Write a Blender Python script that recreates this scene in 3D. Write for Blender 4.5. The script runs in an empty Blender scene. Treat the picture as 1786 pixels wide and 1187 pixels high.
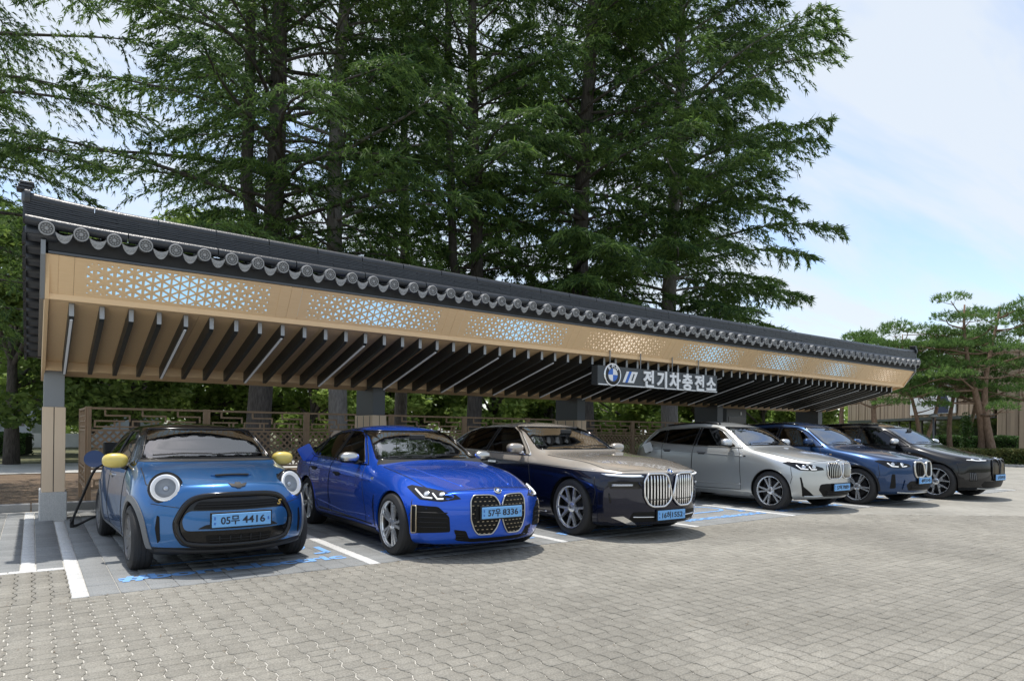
import bpy, bmesh, math, random
import numpy as np
from mathutils import Vector, Matrix
from mathutils.bvhtree import BVHTree
from mathutils.geometry import delaunay_2d_cdt

random.seed(7)
rng = np.random.default_rng(11)
R = math.radians
PI = math.pi
scene = bpy.context.scene
COL = scene.collection

# ---------------------------------------------------------------- camera, sky, sun, exposure
cam = bpy.data.cameras.new('camera')
cam.sensor_width = 36.0
cam.lens = 23.38
cam.shift_y = 0.08875
cam.clip_start = 0.05
cam.clip_end = 1500
camo = bpy.data.objects.new('camera', cam)
camo.matrix_world = Matrix.Translation((0, 0, 1.37)) @ Matrix.Rotation(R(-35.82), 4, 'Z') @ Matrix.Rotation(R(90), 4, 'X') @ Matrix.Rotation(R(0.66), 4, 'Z')
COL.objects.link(camo)
scene.camera = camo

SUN_EL = R(78)
SUN_TO = (0.05, 1.0)            # horizontal direction towards the sun: behind the carport
world = bpy.data.worlds.new('World')
scene.world = world
world.use_nodes = True
wn, wl = world.node_tree.nodes, world.node_tree.links
wn.clear()
w_out = wn.new('ShaderNodeOutputWorld')
w_bg = wn.new('ShaderNodeBackground')
w_bg.inputs['Strength'].default_value = 0.15
w_sky = wn.new('ShaderNodeTexSky')
w_sky.sky_type = 'NISHITA'
w_sky.sun_disc = False
w_sky.sun_elevation = SUN_EL
w_sky.sun_rotation = math.atan2(SUN_TO[0], SUN_TO[1])
w_sky.air_density = 1.0
w_sky.dust_density = 1.2
w_sky.ozone_density = 1.2
# thin high cloud, the same all round the sky
w_tc = wn.new('ShaderNodeTexCoord')
w_sep = wn.new('ShaderNodeSeparateXYZ')
wl.new(w_tc.outputs['Generated'], w_sep.inputs[0])
w_zc = wn.new('ShaderNodeMath'); w_zc.operation = 'MAXIMUM'; w_zc.inputs[1].default_value = 0.0
wl.new(w_sep.outputs['Z'], w_zc.inputs[0])
w_za = wn.new('ShaderNodeMath'); w_za.operation = 'ADD'; w_za.inputs[1].default_value = 0.16
wl.new(w_zc.outputs[0], w_za.inputs[0])
w_dx = wn.new('ShaderNodeMath'); w_dx.operation = 'DIVIDE'
w_dy = wn.new('ShaderNodeMath'); w_dy.operation = 'DIVIDE'
wl.new(w_sep.outputs['X'], w_dx.inputs[0]); wl.new(w_za.outputs[0], w_dx.inputs[1])
wl.new(w_sep.outputs['Y'], w_dy.inputs[0]); wl.new(w_za.outputs[0], w_dy.inputs[1])
w_com = wn.new('ShaderNodeCombineXYZ')
wl.new(w_dx.outputs[0], w_com.inputs[0]); wl.new(w_dy.outputs[0], w_com.inputs[1])
w_map = wn.new('ShaderNodeMapping')
w_map.inputs['Scale'].default_value = (0.38, 1.5, 1.0)
w_map.inputs['Rotation'].default_value = (0, 0, R(35))
w_map.inputs['Location'].default_value = (3.2, 1.4, 0)
wl.new(w_com.outputs[0], w_map.inputs[0])
w_n = wn.new('ShaderNodeTexNoise')
w_n.inputs['Scale'].default_value = 1.5
w_n.inputs['Detail'].default_value = 6
w_n.inputs['Roughness'].default_value = 0.58
w_n.inputs['Distortion'].default_value = 0.35
wl.new(w_map.outputs[0], w_n.inputs['Vector'])
w_r = wn.new('ShaderNodeMapRange')
w_r.inputs['From Min'].default_value = 0.38
w_r.inputs['From Max'].default_value = 0.56
w_r.inputs['To Min'].default_value = 0.12
w_r.inputs['To Max'].default_value = 0.86
wl.new(w_n.outputs['Fac'], w_r.inputs['Value'])
w_m = wn.new('ShaderNodeMixRGB')
w_m.inputs['Color2'].default_value = (3.45, 3.70, 3.95, 1)
wl.new(w_r.outputs[0], w_m.inputs['Fac'])
wl.new(w_sky.outputs[0], w_m.inputs['Color1'])
wl.new(w_m.outputs[0], w_bg.inputs['Color'])
wl.new(w_bg.outputs[0], w_out.inputs[0])

sun = bpy.data.lights.new('sun', 'SUN')
sun.energy = 2.6
sun.angle = R(0.55)
sun.color = (1.0, 0.955, 0.89)
suno = bpy.data.objects.new('sun', sun)
_h = Vector((SUN_TO[0], SUN_TO[1], 0)).normalized() * math.cos(SUN_EL)
suno.rotation_euler = (-Vector((_h.x, _h.y, math.sin(SUN_EL)))).to_track_quat('-Z', 'Y').to_euler()
suno.location = (0, 20, 40)
COL.objects.link(suno)

vs = scene.view_settings
vs.view_transform = 'Standard'
vs.look = 'None'
vs.exposure = 0.70
vs.gamma = 1.0
vs.use_curve_mapping = False
scene.cycles.max_bounces = 8
scene.cycles.diffuse_bounces = 4
scene.cycles.glossy_bounces = 4
scene.cycles.transparent_max_bounces = 12
scene.cycles.caustics_reflective = False
scene.cycles.caustics_refractive = False

# ---------------------------------------------------------------- materials
MATS = {}
def nmat(name):
    m = bpy.data.materials.new(name); m.use_nodes = True
    nt = m.node_tree
    return m, nt.nodes, nt.links, nt.nodes['Principled BSDF']

def mat(name, col, rough=0.5, metal=0.0, var=0.0, vscale=3.0, bump=0.0, bscale=60.0, coat=0.0, spec=0.5, emit=None, estr=1.0, stretch=None, ior=None, col2=None, detail=5):
    """principled material; var = strength of a noise between col and col2 (or a darker col)"""
    if name in MATS: return MATS[name]
    m, n, l, b = nmat(name)
    b.inputs['Base Color'].default_value = (*col, 1)
    b.inputs['Roughness'].default_value = rough
    b.inputs['Metallic'].default_value = metal
    b.inputs['Coat Weight'].default_value = coat
    b.inputs['Coat Roughness'].default_value = 0.03
    b.inputs['Specular IOR Level'].default_value = spec
    if ior: b.inputs['IOR'].default_value = ior
    if emit:
        b.inputs['Emission Color'].default_value = (*emit, 1)
        b.inputs['Emission Strength'].default_value = estr
    if var or bump:
        tc = n.new('ShaderNodeTexCoord'); mp = n.new('ShaderNodeMapping')
        l.new(tc.outputs['Object'], mp.inputs[0])
        if stretch: mp.inputs['Scale'].default_value = stretch
    if var:
        t = n.new('ShaderNodeTexNoise'); t.inputs['Scale'].default_value = vscale; t.inputs['Detail'].default_value = detail
        l.new(mp.outputs[0], t.inputs['Vector'])
        r = n.new('ShaderNodeMapRange'); r.inputs['From Min'].default_value = 0.3; r.inputs['From Max'].default_value = 0.7
        r.inputs['To Max'].default_value = var
        l.new(t.outputs['Fac'], r.inputs['Value'])
        x = n.new('ShaderNodeMixRGB'); x.inputs['Color1'].default_value = (*col, 1)
        c2 = col2 or tuple(c * 0.45 for c in col)
        x.inputs['Color2'].default_value = (*c2, 1)
        l.new(r.outputs[0], x.inputs['Fac']); l.new(x.outputs[0], b.inputs['Base Color'])
    if bump:
        t = n.new('ShaderNodeTexNoise'); t.inputs['Scale'].default_value = bscale; t.inputs['Detail'].default_value = 4
        l.new(mp.outputs[0], t.inputs['Vector'])
        bp = n.new('ShaderNodeBump'); bp.inputs['Strength'].default_value = bump; bp.inputs['Distance'].default_value = 0.02
        l.new(t.outputs['Fac'], bp.inputs['Height']); l.new(bp.outputs[0], b.inputs['Normal'])
    MATS[name] = m
    return m

def paver_mat(name, col, col2, joint=None):
    """concrete block: speckled aggregate, worn pale patches in world space, a small tint per block"""
    m, n, l, b = nmat(name)
    g = n.new('ShaderNodeNewGeometry')
    f = n.new('ShaderNodeTexNoise'); f.inputs['Scale'].default_value = 85; f.inputs['Detail'].default_value = 5; f.inputs['Roughness'].default_value = 0.75
    l.new(g.outputs['Position'], f.inputs['Vector'])
    p = n.new('ShaderNodeTexNoise'); p.inputs['Scale'].default_value = 0.9; p.inputs['Detail'].default_value = 7; p.inputs['Roughness'].default_value = 0.62
    l.new(g.outputs['Position'], p.inputs['Vector'])
    pr = n.new('ShaderNodeMapRange'); pr.inputs['From Min'].default_value = 0.25; pr.inputs['From Max'].default_value = 0.80
    l.new(p.outputs['Fac'], pr.inputs['Value'])
    mx = n.new('ShaderNodeMixRGB'); mx.inputs['Color1'].default_value = (*col, 1); mx.inputs['Color2'].default_value = (*col2, 1)
    l.new(pr.outputs[0], mx.inputs['Fac'])
    q = n.new('ShaderNodeTexNoise'); q.inputs['Scale'].default_value = 0.33; q.inputs['Detail'].default_value = 5; q.inputs['Distortion'].default_value = 0.8
    l.new(g.outputs['Position'], q.inputs['Vector'])
    qr = n.new('ShaderNodeMapRange'); qr.inputs['From Min'].default_value = 0.3; qr.inputs['From Max'].default_value = 0.7
    qr.inputs['To Min'].default_value = 0.80; qr.inputs['To Max'].default_value = 1.18
    l.new(q.outputs['Fac'], qr.inputs['Value'])
    s = n.new('ShaderNodeMapRange'); s.inputs['From Min'].default_value = 0.3; s.inputs['From Max'].default_value = 0.7
    s.inputs['To Min'].default_value = 0.55; s.inputs['To Max'].default_value = 1.42
    l.new(f.outputs['Fac'], s.inputs['Value'])
    oi = n.new('ShaderNodeMapRange'); oi.inputs['To Min'].default_value = 0.90; oi.inputs['To Max'].default_value = 1.08
    l.new(g.outputs['Random Per Island'], oi.inputs['Value'])
    mu = n.new('ShaderNodeMath'); mu.operation = 'MULTIPLY'
    l.new(s.outputs[0], mu.inputs[0]); l.new(oi.outputs[0], mu.inputs[1])
    mq = n.new('ShaderNodeMath'); mq.operation = 'MULTIPLY'; l.new(mu.outputs[0], mq.inputs[0]); l.new(qr.outputs[0], mq.inputs[1]); mu = mq
    v = n.new('ShaderNodeVectorMath'); v.operation = 'SCALE'
    l.new(mx.outputs[0], v.inputs[0]); l.new(mu.outputs[0], v.inputs['Scale'])
    l.new(v.outputs[0], b.inputs['Base Color'])
    b.inputs['Roughness'].default_value = 0.85
    b.inputs['Specular IOR Level'].default_value = 0.3
    bp = n.new('ShaderNodeBump'); bp.inputs['Strength'].default_value = 0.25; bp.inputs['Distance'].default_value = 0.006
    l.new(f.outputs['Fac'], bp.inputs['Height']); l.new(bp.outputs[0], b.inputs['Normal'])
    MATS[name] = m
    return m

def leaf_mat(name, col, col2, trans=0.35, scale=0.9):
    m, n, l, b = nmat(name)
    g = n.new('ShaderNodeNewGeometry')
    t = n.new('ShaderNodeTexNoise'); t.inputs['Scale'].default_value = scale; t.inputs['Detail'].default_value = 4
    l.new(g.outputs['Position'], t.inputs['Vector'])
    a = n.new('ShaderNodeMath'); a.operation = 'ADD'
    l.new(t.outputs['Fac'], a.inputs[0])
    rr = n.new('ShaderNodeMapRange'); rr.inputs['To Min'].default_value = -0.28; rr.inputs['To Max'].default_value = 0.28
    l.new(g.outputs['Random Per Island'], rr.inputs['Value']); l.new(rr.outputs[0], a.inputs[1])
    mx = n.new('ShaderNodeMixRGB'); mx.inputs['Color1'].default_value = (*col, 1); mx.inputs['Color2'].default_value = (*col2, 1)
    r = n.new('ShaderNodeMapRange'); r.inputs['From Min'].default_value = 0.25; r.inputs['From Max'].default_value = 0.8
    l.new(a.outputs[0], r.inputs['Value']); l.new(r.outputs[0], mx.inputs['Fac'])
    l.new(mx.outputs[0], b.inputs['Base Color'])
    b.inputs['Roughness'].default_value = 0.55
    b.inputs['Specular IOR Level'].default_value = 0.35
    tr = n.new('ShaderNodeBsdfTranslucent')
    l.new(mx.outputs[0], tr.inputs['Color'])
    ms = n.new('ShaderNodeMixShader'); ms.inputs['Fac'].default_value = trans
    l.new(b.outputs[0], ms.inputs[1]); l.new(tr.outputs[0], ms.inputs[2])
    l.new(ms.outputs[0], n['Material Output'].inputs['Surface'])
    MATS[name] = m
    return m

def paint(name, col, metal=0.45, rough=0.32, zones=(), flake=0.12, inner=(0.03, 0.03, 0.03)):
    """car paint with a clear coat; zones = [(a, b, above, colour, rough)]: painted in another tone above/below z = a + b*y
    (car space, y runs from the front bumper back). The inside of the shell is dark trim."""
    m, n, l, b = nmat(name)
    tc = n.new('ShaderNodeTexCoord')
    sep = n.new('ShaderNodeSeparateXYZ'); l.new(tc.outputs['Object'], sep.inputs[0])
    colsock = None
    def rgb(c):
        k = n.new('ShaderNodeRGB'); k.outputs[0].default_value = (*c, 1); return k.outputs[0]
    cur = rgb(col)
    rv = n.new('ShaderNodeValue'); rv.outputs[0].default_value = rough; rcur = rv.outputs[0]
    cv = n.new('ShaderNodeValue'); cv.outputs[0].default_value = 1.0; ccur = cv.outputs[0]
    mv = n.new('ShaderNodeValue'); mv.outputs[0].default_value = metal; mcur = mv.outputs[0]
    for (a, bb, above, c, glossy) in zones:
        k = n.new('ShaderNodeMath'); k.operation = 'MULTIPLY_ADD'; k.inputs[1].default_value = bb; k.inputs[2].default_value = a
        l.new(sep.outputs['Y'], k.inputs[0])
        g = n.new('ShaderNodeMath'); g.operation = 'GREATER_THAN' if above else 'LESS_THAN'
        l.new(sep.outputs['Z'], g.inputs[0]); l.new(k.outputs[0], g.inputs[1])
        x = n.new('ShaderNodeMixRGB'); l.new(g.outputs[0], x.inputs['Fac']); l.new(cur, x.inputs['Color1']); x.inputs['Color2'].default_value = (*c, 1)
        cur = x.outputs[0]
        if not glossy:
            for which in (0, 1, 2):
                y = n.new('ShaderNodeMix')
                l.new(g.outputs[0], y.inputs['Factor'])
                l.new((rcur, ccur, mcur)[which], y.inputs['A']); y.inputs['B'].default_value = (0.6, 0.0, 0.0)[which]
                if which == 0: rcur = y.outputs['Result']
                elif which == 1: ccur = y.outputs['Result']
                else: mcur = y.outputs['Result']
    gg = n.new('ShaderNodeNewGeometry')
    x = n.new('ShaderNodeMixRGB'); l.new(gg.outputs['Backfacing'], x.inputs['Fac']); l.new(cur, x.inputs['Color1']); x.inputs['Color2'].default_value = (*inner, 1)
    l.new(x.outputs[0], b.inputs['Base Color'])
    l.new(rcur, b.inputs['Roughness']); l.new(ccur, b.inputs['Coat Weight']); l.new(mcur, b.inputs['Metallic'])
    b.inputs['Coat Roughness'].default_value = 0.02
    b.inputs['Coat IOR'].default_value = 1.45
    b.inputs['Specular IOR Level'].default_value = 0.15
    t = n.new('ShaderNodeTexNoise'); t.inputs['Scale'].default_value = 900; t.inputs['Detail'].default_value = 1
    l.new(tc.outputs['Object'], t.inputs['Vector'])
    bp = n.new('ShaderNodeBump'); bp.inputs['Strength'].default_value = flake; bp.inputs['Distance'].default_value = 0.001
    l.new(t.outputs['Fac'], bp.inputs['Height']); l.new(bp.outputs[0], b.inputs['Normal'])
    MATS[name] = m
    return m

def glass_mat(name, tint=(0.25, 0.28, 0.28), ior=1.75):
    m, n, l, b = nmat(name)
    n.remove(b)
    t = n.new('ShaderNodeBsdfTransparent'); t.inputs['Color'].default_value = (*tint, 1)
    g = n.new('ShaderNodeBsdfGlossy'); g.inputs['Roughness'].default_value = 0.01
    g.inputs['Color'].default_value = (0.95, 0.97, 1, 1)
    f = n.new('ShaderNodeFresnel'); f.inputs['IOR'].default_value = ior
    x = n.new('ShaderNodeMixShader')
    l.new(f.outputs[0], x.inputs[0]); l.new(t.outputs[0], x.inputs[1]); l.new(g.outputs[0], x.inputs[2])
    l.new(x.outputs[0], n['Material Output'].inputs['Surface'])
    MATS[name] = m
    return m

M = MATS
mat('black_gloss', (0.006, 0.006, 0.007), 0.14, coat=0.15, spec=0.35)
mat('black_plastic', (0.016, 0.016, 0.017), 0.5, spec=0.3)
mat('grey_plastic', (0.16, 0.165, 0.17), 0.55)
mat('mesh_black', (0.007, 0.007, 0.007), 0.5, spec=0.2)
mat('rubber', (0.022, 0.022, 0.023), 0.75, bump=0.2, bscale=90)
mat('chrome', (0.72, 0.72, 0.73), 0.14, 1.0)
mat('satin_metal', (0.55, 0.54, 0.51), 0.28, 1.0)
mat('bronze_metal', (0.42, 0.36, 0.27), 0.32, 1.0)
mat('rim_silver', (0.80, 0.81, 0.82), 0.25, 0.75)
mat('rim_grey', (0.20, 0.20, 0.205), 0.35, 0.8)
mat('rim_black', (0.018, 0.018, 0.019), 0.3, 0.3, coat=0.4)
mat('brake_iron', (0.02, 0.02, 0.021), 0.5, 0.5)
mat('plate_blue', (0.17, 0.42, 0.78), 0.45)
mat('plate_ink', (0.012, 0.018, 0.035), 0.5)
mat('plate_mark', (0.05, 0.16, 0.50), 0.5)
mat('white_paint', (0.78, 0.79, 0.80), 0.4)
mat('emblem_blue', (0.02, 0.13, 0.52), 0.3)
mat('lamp_white', (0.9, 0.92, 0.95), 0.25, emit=(0.95, 0.97, 1.0), estr=0.28)
mat('lamp_bowl', (0.36, 0.38, 0.41), 0.3)
mat('lamp_reflector', (0.60, 0.62, 0.65), 0.2, 0.8)
mat('seat_dark', (0.035, 0.034, 0.033), 0.7)
mat('seat_tan', (0.30, 0.24, 0.18), 0.7)
mat('dash_dark', (0.02, 0.02, 0.02), 0.65)
mat('mirror_glass', (0.8, 0.8, 0.82), 0.03, 1.0)
mat('yellow_paint', (0.72, 0.56, 0.13), 0.35, coat=0.7)
mat('gold_badge', (0.55, 0.38, 0.12), 0.3, 0.8)
glass_mat('windscreen_glass', (0.42, 0.45, 0.44), 3.6)
glass_mat('hatch_windscreen', (0.36, 0.39, 0.38), 2.4)
glass_mat('side_glass', (0.30, 0.33, 0.32), 1.55)
glass_mat('privacy_glass', (0.05, 0.055, 0.055), 1.55)
glass_mat('lens_glass', (0.85, 0.87, 0.9), 1.5)

# ---------------------------------------------------------------- mesh building
class MB:
    def __init__(s): s.v = []; s.f = []
    def add(s, vs_, fs_):
        o = len(s.v); s.v.extend(tuple(p) for p in vs_); s.f.extend([tuple(i + o for i in f) for f in fs_]); return s
    def box(s, c, d, rz=0.0, rx=0.0, ry=0.0):
        hx, hy, hz = d[0] / 2, d[1] / 2, d[2] / 2
        P = [Vector((x, y, z)) for x in (-hx, hx) for y in (-hy, hy) for z in (-hz, hz)]
        if rz or rx or ry:
            m = Matrix.Rotation(rz, 3, 'Z') @ Matrix.Rotation(ry, 3, 'Y') @ Matrix.Rotation(rx, 3, 'X')
            P = [m @ p for p in P]
        c = Vector(c)
        return s.add([p + c for p in P], [(0, 1, 3, 2), (4, 6, 7, 5), (0, 4, 5, 1), (2, 3, 7, 6), (0, 2, 6, 4), (1, 5, 7, 3)])
    def bbox(s, c, d, b=0.006, rz=0.0):
        """box with chamfered edges"""
        bm = bmesh.new(); bmesh.ops.create_cube(bm, size=1)
        for v in bm.verts: v.co = Vector((v.co.x * d[0], v.co.y * d[1], v.co.z * d[2]))
        bmesh.ops.bevel(bm, geom=bm.edges[:], offset=b, segments=1, affect='EDGES')
        m = Matrix.Rotation(rz, 3, 'Z'); c = Vector(c)
        bm.verts.index_update()
        s.add([m @ v.co + c for v in bm.verts], [[v.index for v in f.verts] for f in bm.faces]); bm.free()
        return s
    def prism(s, poly, t0, t1, axis='y'):
        """closed outline in the plane across axis, extruded from t0 to t1"""
        def P(a, b, t): return {'x': (t, a, b), 'y': (a, t, b), 'z': (a, b, t)}[axis]
        n = len(poly)
        vs_ = [P(a, b, t0) for a, b in poly] + [P(a, b, t1) for a, b in poly]
        fs_ = [tuple(range(n))[::-1], tuple(range(n, 2 * n))] + [(i, (i + 1) % n, n + (i + 1) % n, n + i) for i in range(n)]
        return s.add(vs_, fs_)
    def tube(s, pts, r, n=8, closed=False, cap=True):
        pts = [Vector(p) for p in pts]; k = len(pts)
        rs = r if hasattr(r, '__len__') else [r] * k
        up = Vector((0.13, 0.21, 0.97)); o = len(s.v); last = None
        for i, p in enumerate(pts):
            a = pts[(i - 1) % k] if (closed or i > 0) else p
            b = pts[(i + 1) % k] if (closed or i < k - 1) else p
            t = (b - a)
            t = t.normalized() if t.length > 1e-9 else Vector((0, 0, 1))
            if last is None:
                u = up.cross(t)
                if u.length < 1e-3: u = Vector((1, 0, 0)).cross(t)
            else:
                u = last - t * last.dot(t)
                if u.length < 1e-6: u = up.cross(t)
            u.normalize(); last = u
            w = t.cross(u)
            for j in range(n):
                an = 2 * PI * j / n
                s.v.append(tuple(p + (u * math.cos(an) + w * math.sin(an)) * rs[i]))
        seg = k if closed else k - 1
        for i in range(seg):
            i2 = (i + 1) % k
            for j in range(n):
                j2 = (j + 1) % n
                s.f.append((o + i * n + j, o + i * n + j2, o + i2 * n + j2, o + i2 * n + j))
        if cap and not closed:
            s.f.append(tuple(o + j for j in range(n))[::-1]); s.f.append(tuple(o + (k - 1) * n + j for j in range(n)))
        return s
    def lathe(s, prof, n=24, M4=None, cap=False):
        """prof = [(r, h)] turned about local z, placed with M4"""
        o = len(s.v); k = len(prof); m = M4 or Matrix.Identity(4)
        for (r, h) in prof:
            for j in range(n):
                a = 2 * PI * j / n
                s.v.append(tuple(m @ Vector((r * math.cos(a), r * math.sin(a), h))))
        for i in range(k - 1):
            for j in range(n):
                j2 = (j + 1) % n
                s.f.append((o + i * n + j, o + i * n + j2, o + (i + 1) * n + j2, o + (i + 1) * n + j))
        if cap:
            s.f.append(tuple(o + j for j in range(n))[::-1]); s.f.append(tuple(o + (k - 1) * n + j for j in range(n)))
        return s
    def ball(s, c, r, nu=14, nv=9, p=1.0):
        """(super)ellipsoid"""
        c = Vector(c); o = len(s.v)
        sg = lambda x: math.copysign(abs(x) ** p, x)
        for i in range(nv + 1):
            th = PI * i / nv - PI / 2
            for j in range(nu):
                ph = 2 * PI * j / nu
                s.v.append((c.x + r[0] * sg(math.cos(th)) * sg(math.cos(ph)), c.y + r[1] * sg(math.cos(th)) * sg(math.sin(ph)), c.z + r[2] * sg(math.sin(th))))
        for i in range(nv):
            for j in range(nu):
                j2 = (j + 1) % nu
                s.f.append((o + i * nu + j, o + i * nu + j2, o + (i + 1) * nu + j2, o + (i + 1) * nu + j))
        return s
    def mesh(s, name, m=None, smooth=False):
        me = bpy.data.meshes.new(name)
        me.from_pydata(s.v, [], s.f); me.validate(clean_customdata=False); me.update()
        if m: me.materials.append(m)
        if smooth is True: me.shade_smooth()
        elif smooth:
            me.shade_smooth()
            try: me.set_sharp_from_angle(angle=smooth)
            except Exception: pass
        return me
    def build(s, name, m=None, parent=None, smooth=False, loc=None):
        return link(name, s.mesh(name, m, smooth), parent, loc)

def link(name, me, parent=None, loc=None):
    o = bpy.data.objects.new(name, me)
    if parent is not None: o.parent = parent
    if loc is not None: o.location = loc
    COL.objects.link(o)
    return o

def tag(o, label=None, cat=None, group=None, kind=None):
    if label: o['label'] = label
    if cat: o['category'] = cat
    if group: o['group'] = group
    if kind: o['kind'] = kind
    return o

def empty(name, loc=(0, 0, 0), rz=0.0, label=None, cat=None, group=None):
    o = bpy.data.objects.new(name, None)
    o.empty_display_size = 0.1
    o.location = loc; o.rotation_euler = (0, 0, rz)
    COL.objects.link(o)
    return tag(o, label, cat, group)

KIDS = {}
def copy_tree(o, parent=None):
    c = o.copy(); COL.objects.link(c)
    if parent is not None: c.parent = parent
    for ch in o.children: copy_tree(ch, c)
    return c

def np_mesh(name, V, F, m=None, smooth=False):
    """mesh from numpy arrays; F is (n,3) or (n,4)"""
    V = np.asarray(V, np.float32); F = np.asarray(F, np.int32)
    me = bpy.data.meshes.new(name)
    me.vertices.add(len(V)); me.vertices.foreach_set('co', V.ravel())
    k = F.shape[1]
    me.loops.add(F.size); me.loops.foreach_set('vertex_index', F.ravel())
    me.polygons.add(len(F))
    me.polygons.foreach_set('loop_start', np.arange(0, F.size, k, dtype=np.int32))
    me.polygons.foreach_set('loop_total', np.full(len(F), k, np.int32))
    if m: me.materials.append(m)
    me.update(calc_edges=True)
    if smooth: me.shade_smooth()
    return me

FONT_CACHE = {}
def text_mesh(body, size, depth=0.002, bold=0.0, width=None, shear=0.0):
    """lettering as a mesh in the xz plane, facing -y, centred on the origin, cap height about size"""
    cu = bpy.data.curves.new('lettering', 'FONT')
    cu.body = body; cu.size = size * 1.38; cu.extrude = depth; cu.offset = bold
    cu.align_x = 'CENTER'; cu.align_y = 'CENTER'; cu.resolution_u = 3; cu.shear = shear
    o = bpy.data.objects.new('lettering', cu); COL.objects.link(o)
    dg = bpy.context.evaluated_depsgraph_get()
    me = bpy.data.meshes.new_from_object(o.evaluated_get(dg))
    bpy.data.objects.remove(o); bpy.data.curves.remove(cu)
    n = len(me.vertices); co = np.empty(n * 3, np.float32); me.vertices.foreach_get('co', co); co = co.reshape(-1, 3)
    lo, hi = co.min(0), co.max(0)
    co -= (lo + hi) / 2
    if width: co[:, 0] *= width / (hi[0] - lo[0])
    out = np.stack([co[:, 0], -co[:, 2], co[:, 1]], 1)
    me.vertices.foreach_set('co', out.astype(np.float32).ravel()); me.materials.clear(); me.update()
    return me

def round_poly(pts, r, n=4):
    """outline with rounded corners"""
    out = []; k = len(pts)
    rr = r if hasattr(r, '__len__') else [r] * k
    for i in range(k):
        p = Vector(pts[i]); a = Vector(pts[i - 1]); b = Vector(pts[(i + 1) % k])
        da, db = (a - p), (b - p)
        t = min(rr[i], da.length * 0.49, db.length * 0.49)
        if t < 1e-4: out.append(tuple(p)); continue
        A = p + da.normalized() * t; B = p + db.normalized() * t
        for j in range(n + 1):
            u = j / n
            out.append(tuple(A * (1 - u) ** 2 + p * (2 * u * (1 - u)) + B * u * u))
    return out

def spline(pts, n=6, closed=True):
    """catmull-rom through the points"""
    P = [Vector(p) for p in pts]; k = len(P); out = []
    rngk = range(k) if closed else range(k - 1)
    for i in rngk:
        p0 = P[(i - 1) % k] if (closed or i > 0) else P[i]
        p1 = P[i]; p2 = P[(i + 1) % k]
        p3 = P[(i + 2) % k] if (closed or i < k - 2) else p2
        for j in range(n):
            t = j / n
            out.append(tuple(0.5 * ((2 * p1) + (p2 - p0) * t + (2 * p0 - 5 * p1 + 4 * p2 - p3) * t * t + (3 * p1 - p0 - 3 * p2 + p3) * t ** 3)))
    if not closed: out.append(tuple(P[-1]))
    return out

def pchip(tab):
    xs = np.array([t[0] for t in tab], float); ys = np.array([t[1] for t in tab], float)
    if len(xs) == 1: return lambda q: np.full_like(np.asarray(q, float), ys[0])
    h = np.diff(xs); d = np.diff(ys) / h; m = np.zeros_like(xs)
    for i in range(1, len(xs) - 1):
        if d[i - 1] * d[i] > 0:
            w1 = 2 * h[i] + h[i - 1]; w2 = h[i] + 2 * h[i - 1]
            m[i] = (w1 + w2) / (w1 / d[i - 1] + w2 / d[i])
    m[0] = d[0]; m[-1] = d[-1]
    def f(q):
        q = np.clip(np.asarray(q, float), xs[0], xs[-1])
        i = np.clip(np.searchsorted(xs, q) - 1, 0, len(xs) - 2)
        t = (q - xs[i]) / h[i]
        return ((2 * t ** 3 - 3 * t ** 2 + 1) * ys[i] + (t ** 3 - 2 * t ** 2 + t) * h[i] * m[i] + (-2 * t ** 3 + 3 * t ** 2) * ys[i + 1] + (t ** 3 - t ** 2) * h[i] * m[i + 1])
    return f

def in_poly(px, pz, poly):
    inside = np.zeros(len(px), bool); n = len(poly)
    for i in range(n):
        x1, y1 = poly[i]; x2, y2 = poly[(i + 1) % n]
        if y1 == y2: continue
        c = ((y1 > pz) != (y2 > pz)) & (px < (x2 - x1) * (pz - y1) / (y2 - y1) + x1)
        inside ^= c
    return inside

def roundel(r, parent, M4, name='emblem', ring=True):
    """round badge: black ring with white letters' band, blue and white quarters"""
    mb = MB().lathe([(r * 0.02, -0.004), (r, -0.004), (r * 1.0, 0.004), (r * 0.94, 0.009), (r * 0.6, 0.007), (0.0005, 0.007)], 28, M4)
    e = mb.build(name, M['black_gloss'], parent, smooth=R(35))
    MB().lathe([(r * 0.9, 0.004), (r * 0.92, 0.011), (r * 1.02, 0.010), (r * 1.05, -0.004)], 28, M4).build('rim_ring', M['chrome'], e, smooth=True)
    for q in range(4):
        a0 = q * PI / 2; pts = [(0, 0)] + [(0.57 * r * math.cos(a0 + PI / 2 * j / 7), 0.57 * r * math.sin(a0 + PI / 2 * j / 7)) for j in range(8)]
        mb = MB().prism(pts, 0.008, 0.0095, 'z')
        mb.v = [tuple(M4 @ Vector(p)) for p in mb.v]
        mb.build('quarter', M['white_paint'] if q in (0, 2) else M['emblem_blue'], e)
    return e
# ================================================================ ground
PAV_A, PAV_B = (.228, .214, .182), (.298, .282, .244)
paver_mat('paver_concrete', PAV_A, PAV_B)
paver_mat('bay_block', (.215, .222, .222), (.275, .28, .275))
paver_mat('white_block', (.56, .56, .545), (.66, .66, .645))
mat('joint_sand', (.62, .60, .55), .95, var=.6, vscale=2.5, col2=(.34, .33, .29))
mat('joint_dark', (.16, .155, .14), .95)
mat('kerb_granite', (.36, .36, .35), .8, var=.8, vscale=220, col2=(.22, .22, .22), bump=.1, bscale=200)
mat('mulch', (.10, .065, .040), .95, var=.9, vscale=1.7, col2=(.20, .14, .085), bump=.8, bscale=25)
mat('path_concrete', (.48, .47, .44), .9, var=.4, vscale=2)
mat('paint_blue_line', (.17, .40, .80), .7, var=.35, vscale=26, col2=(.26, .34, .46))

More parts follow.
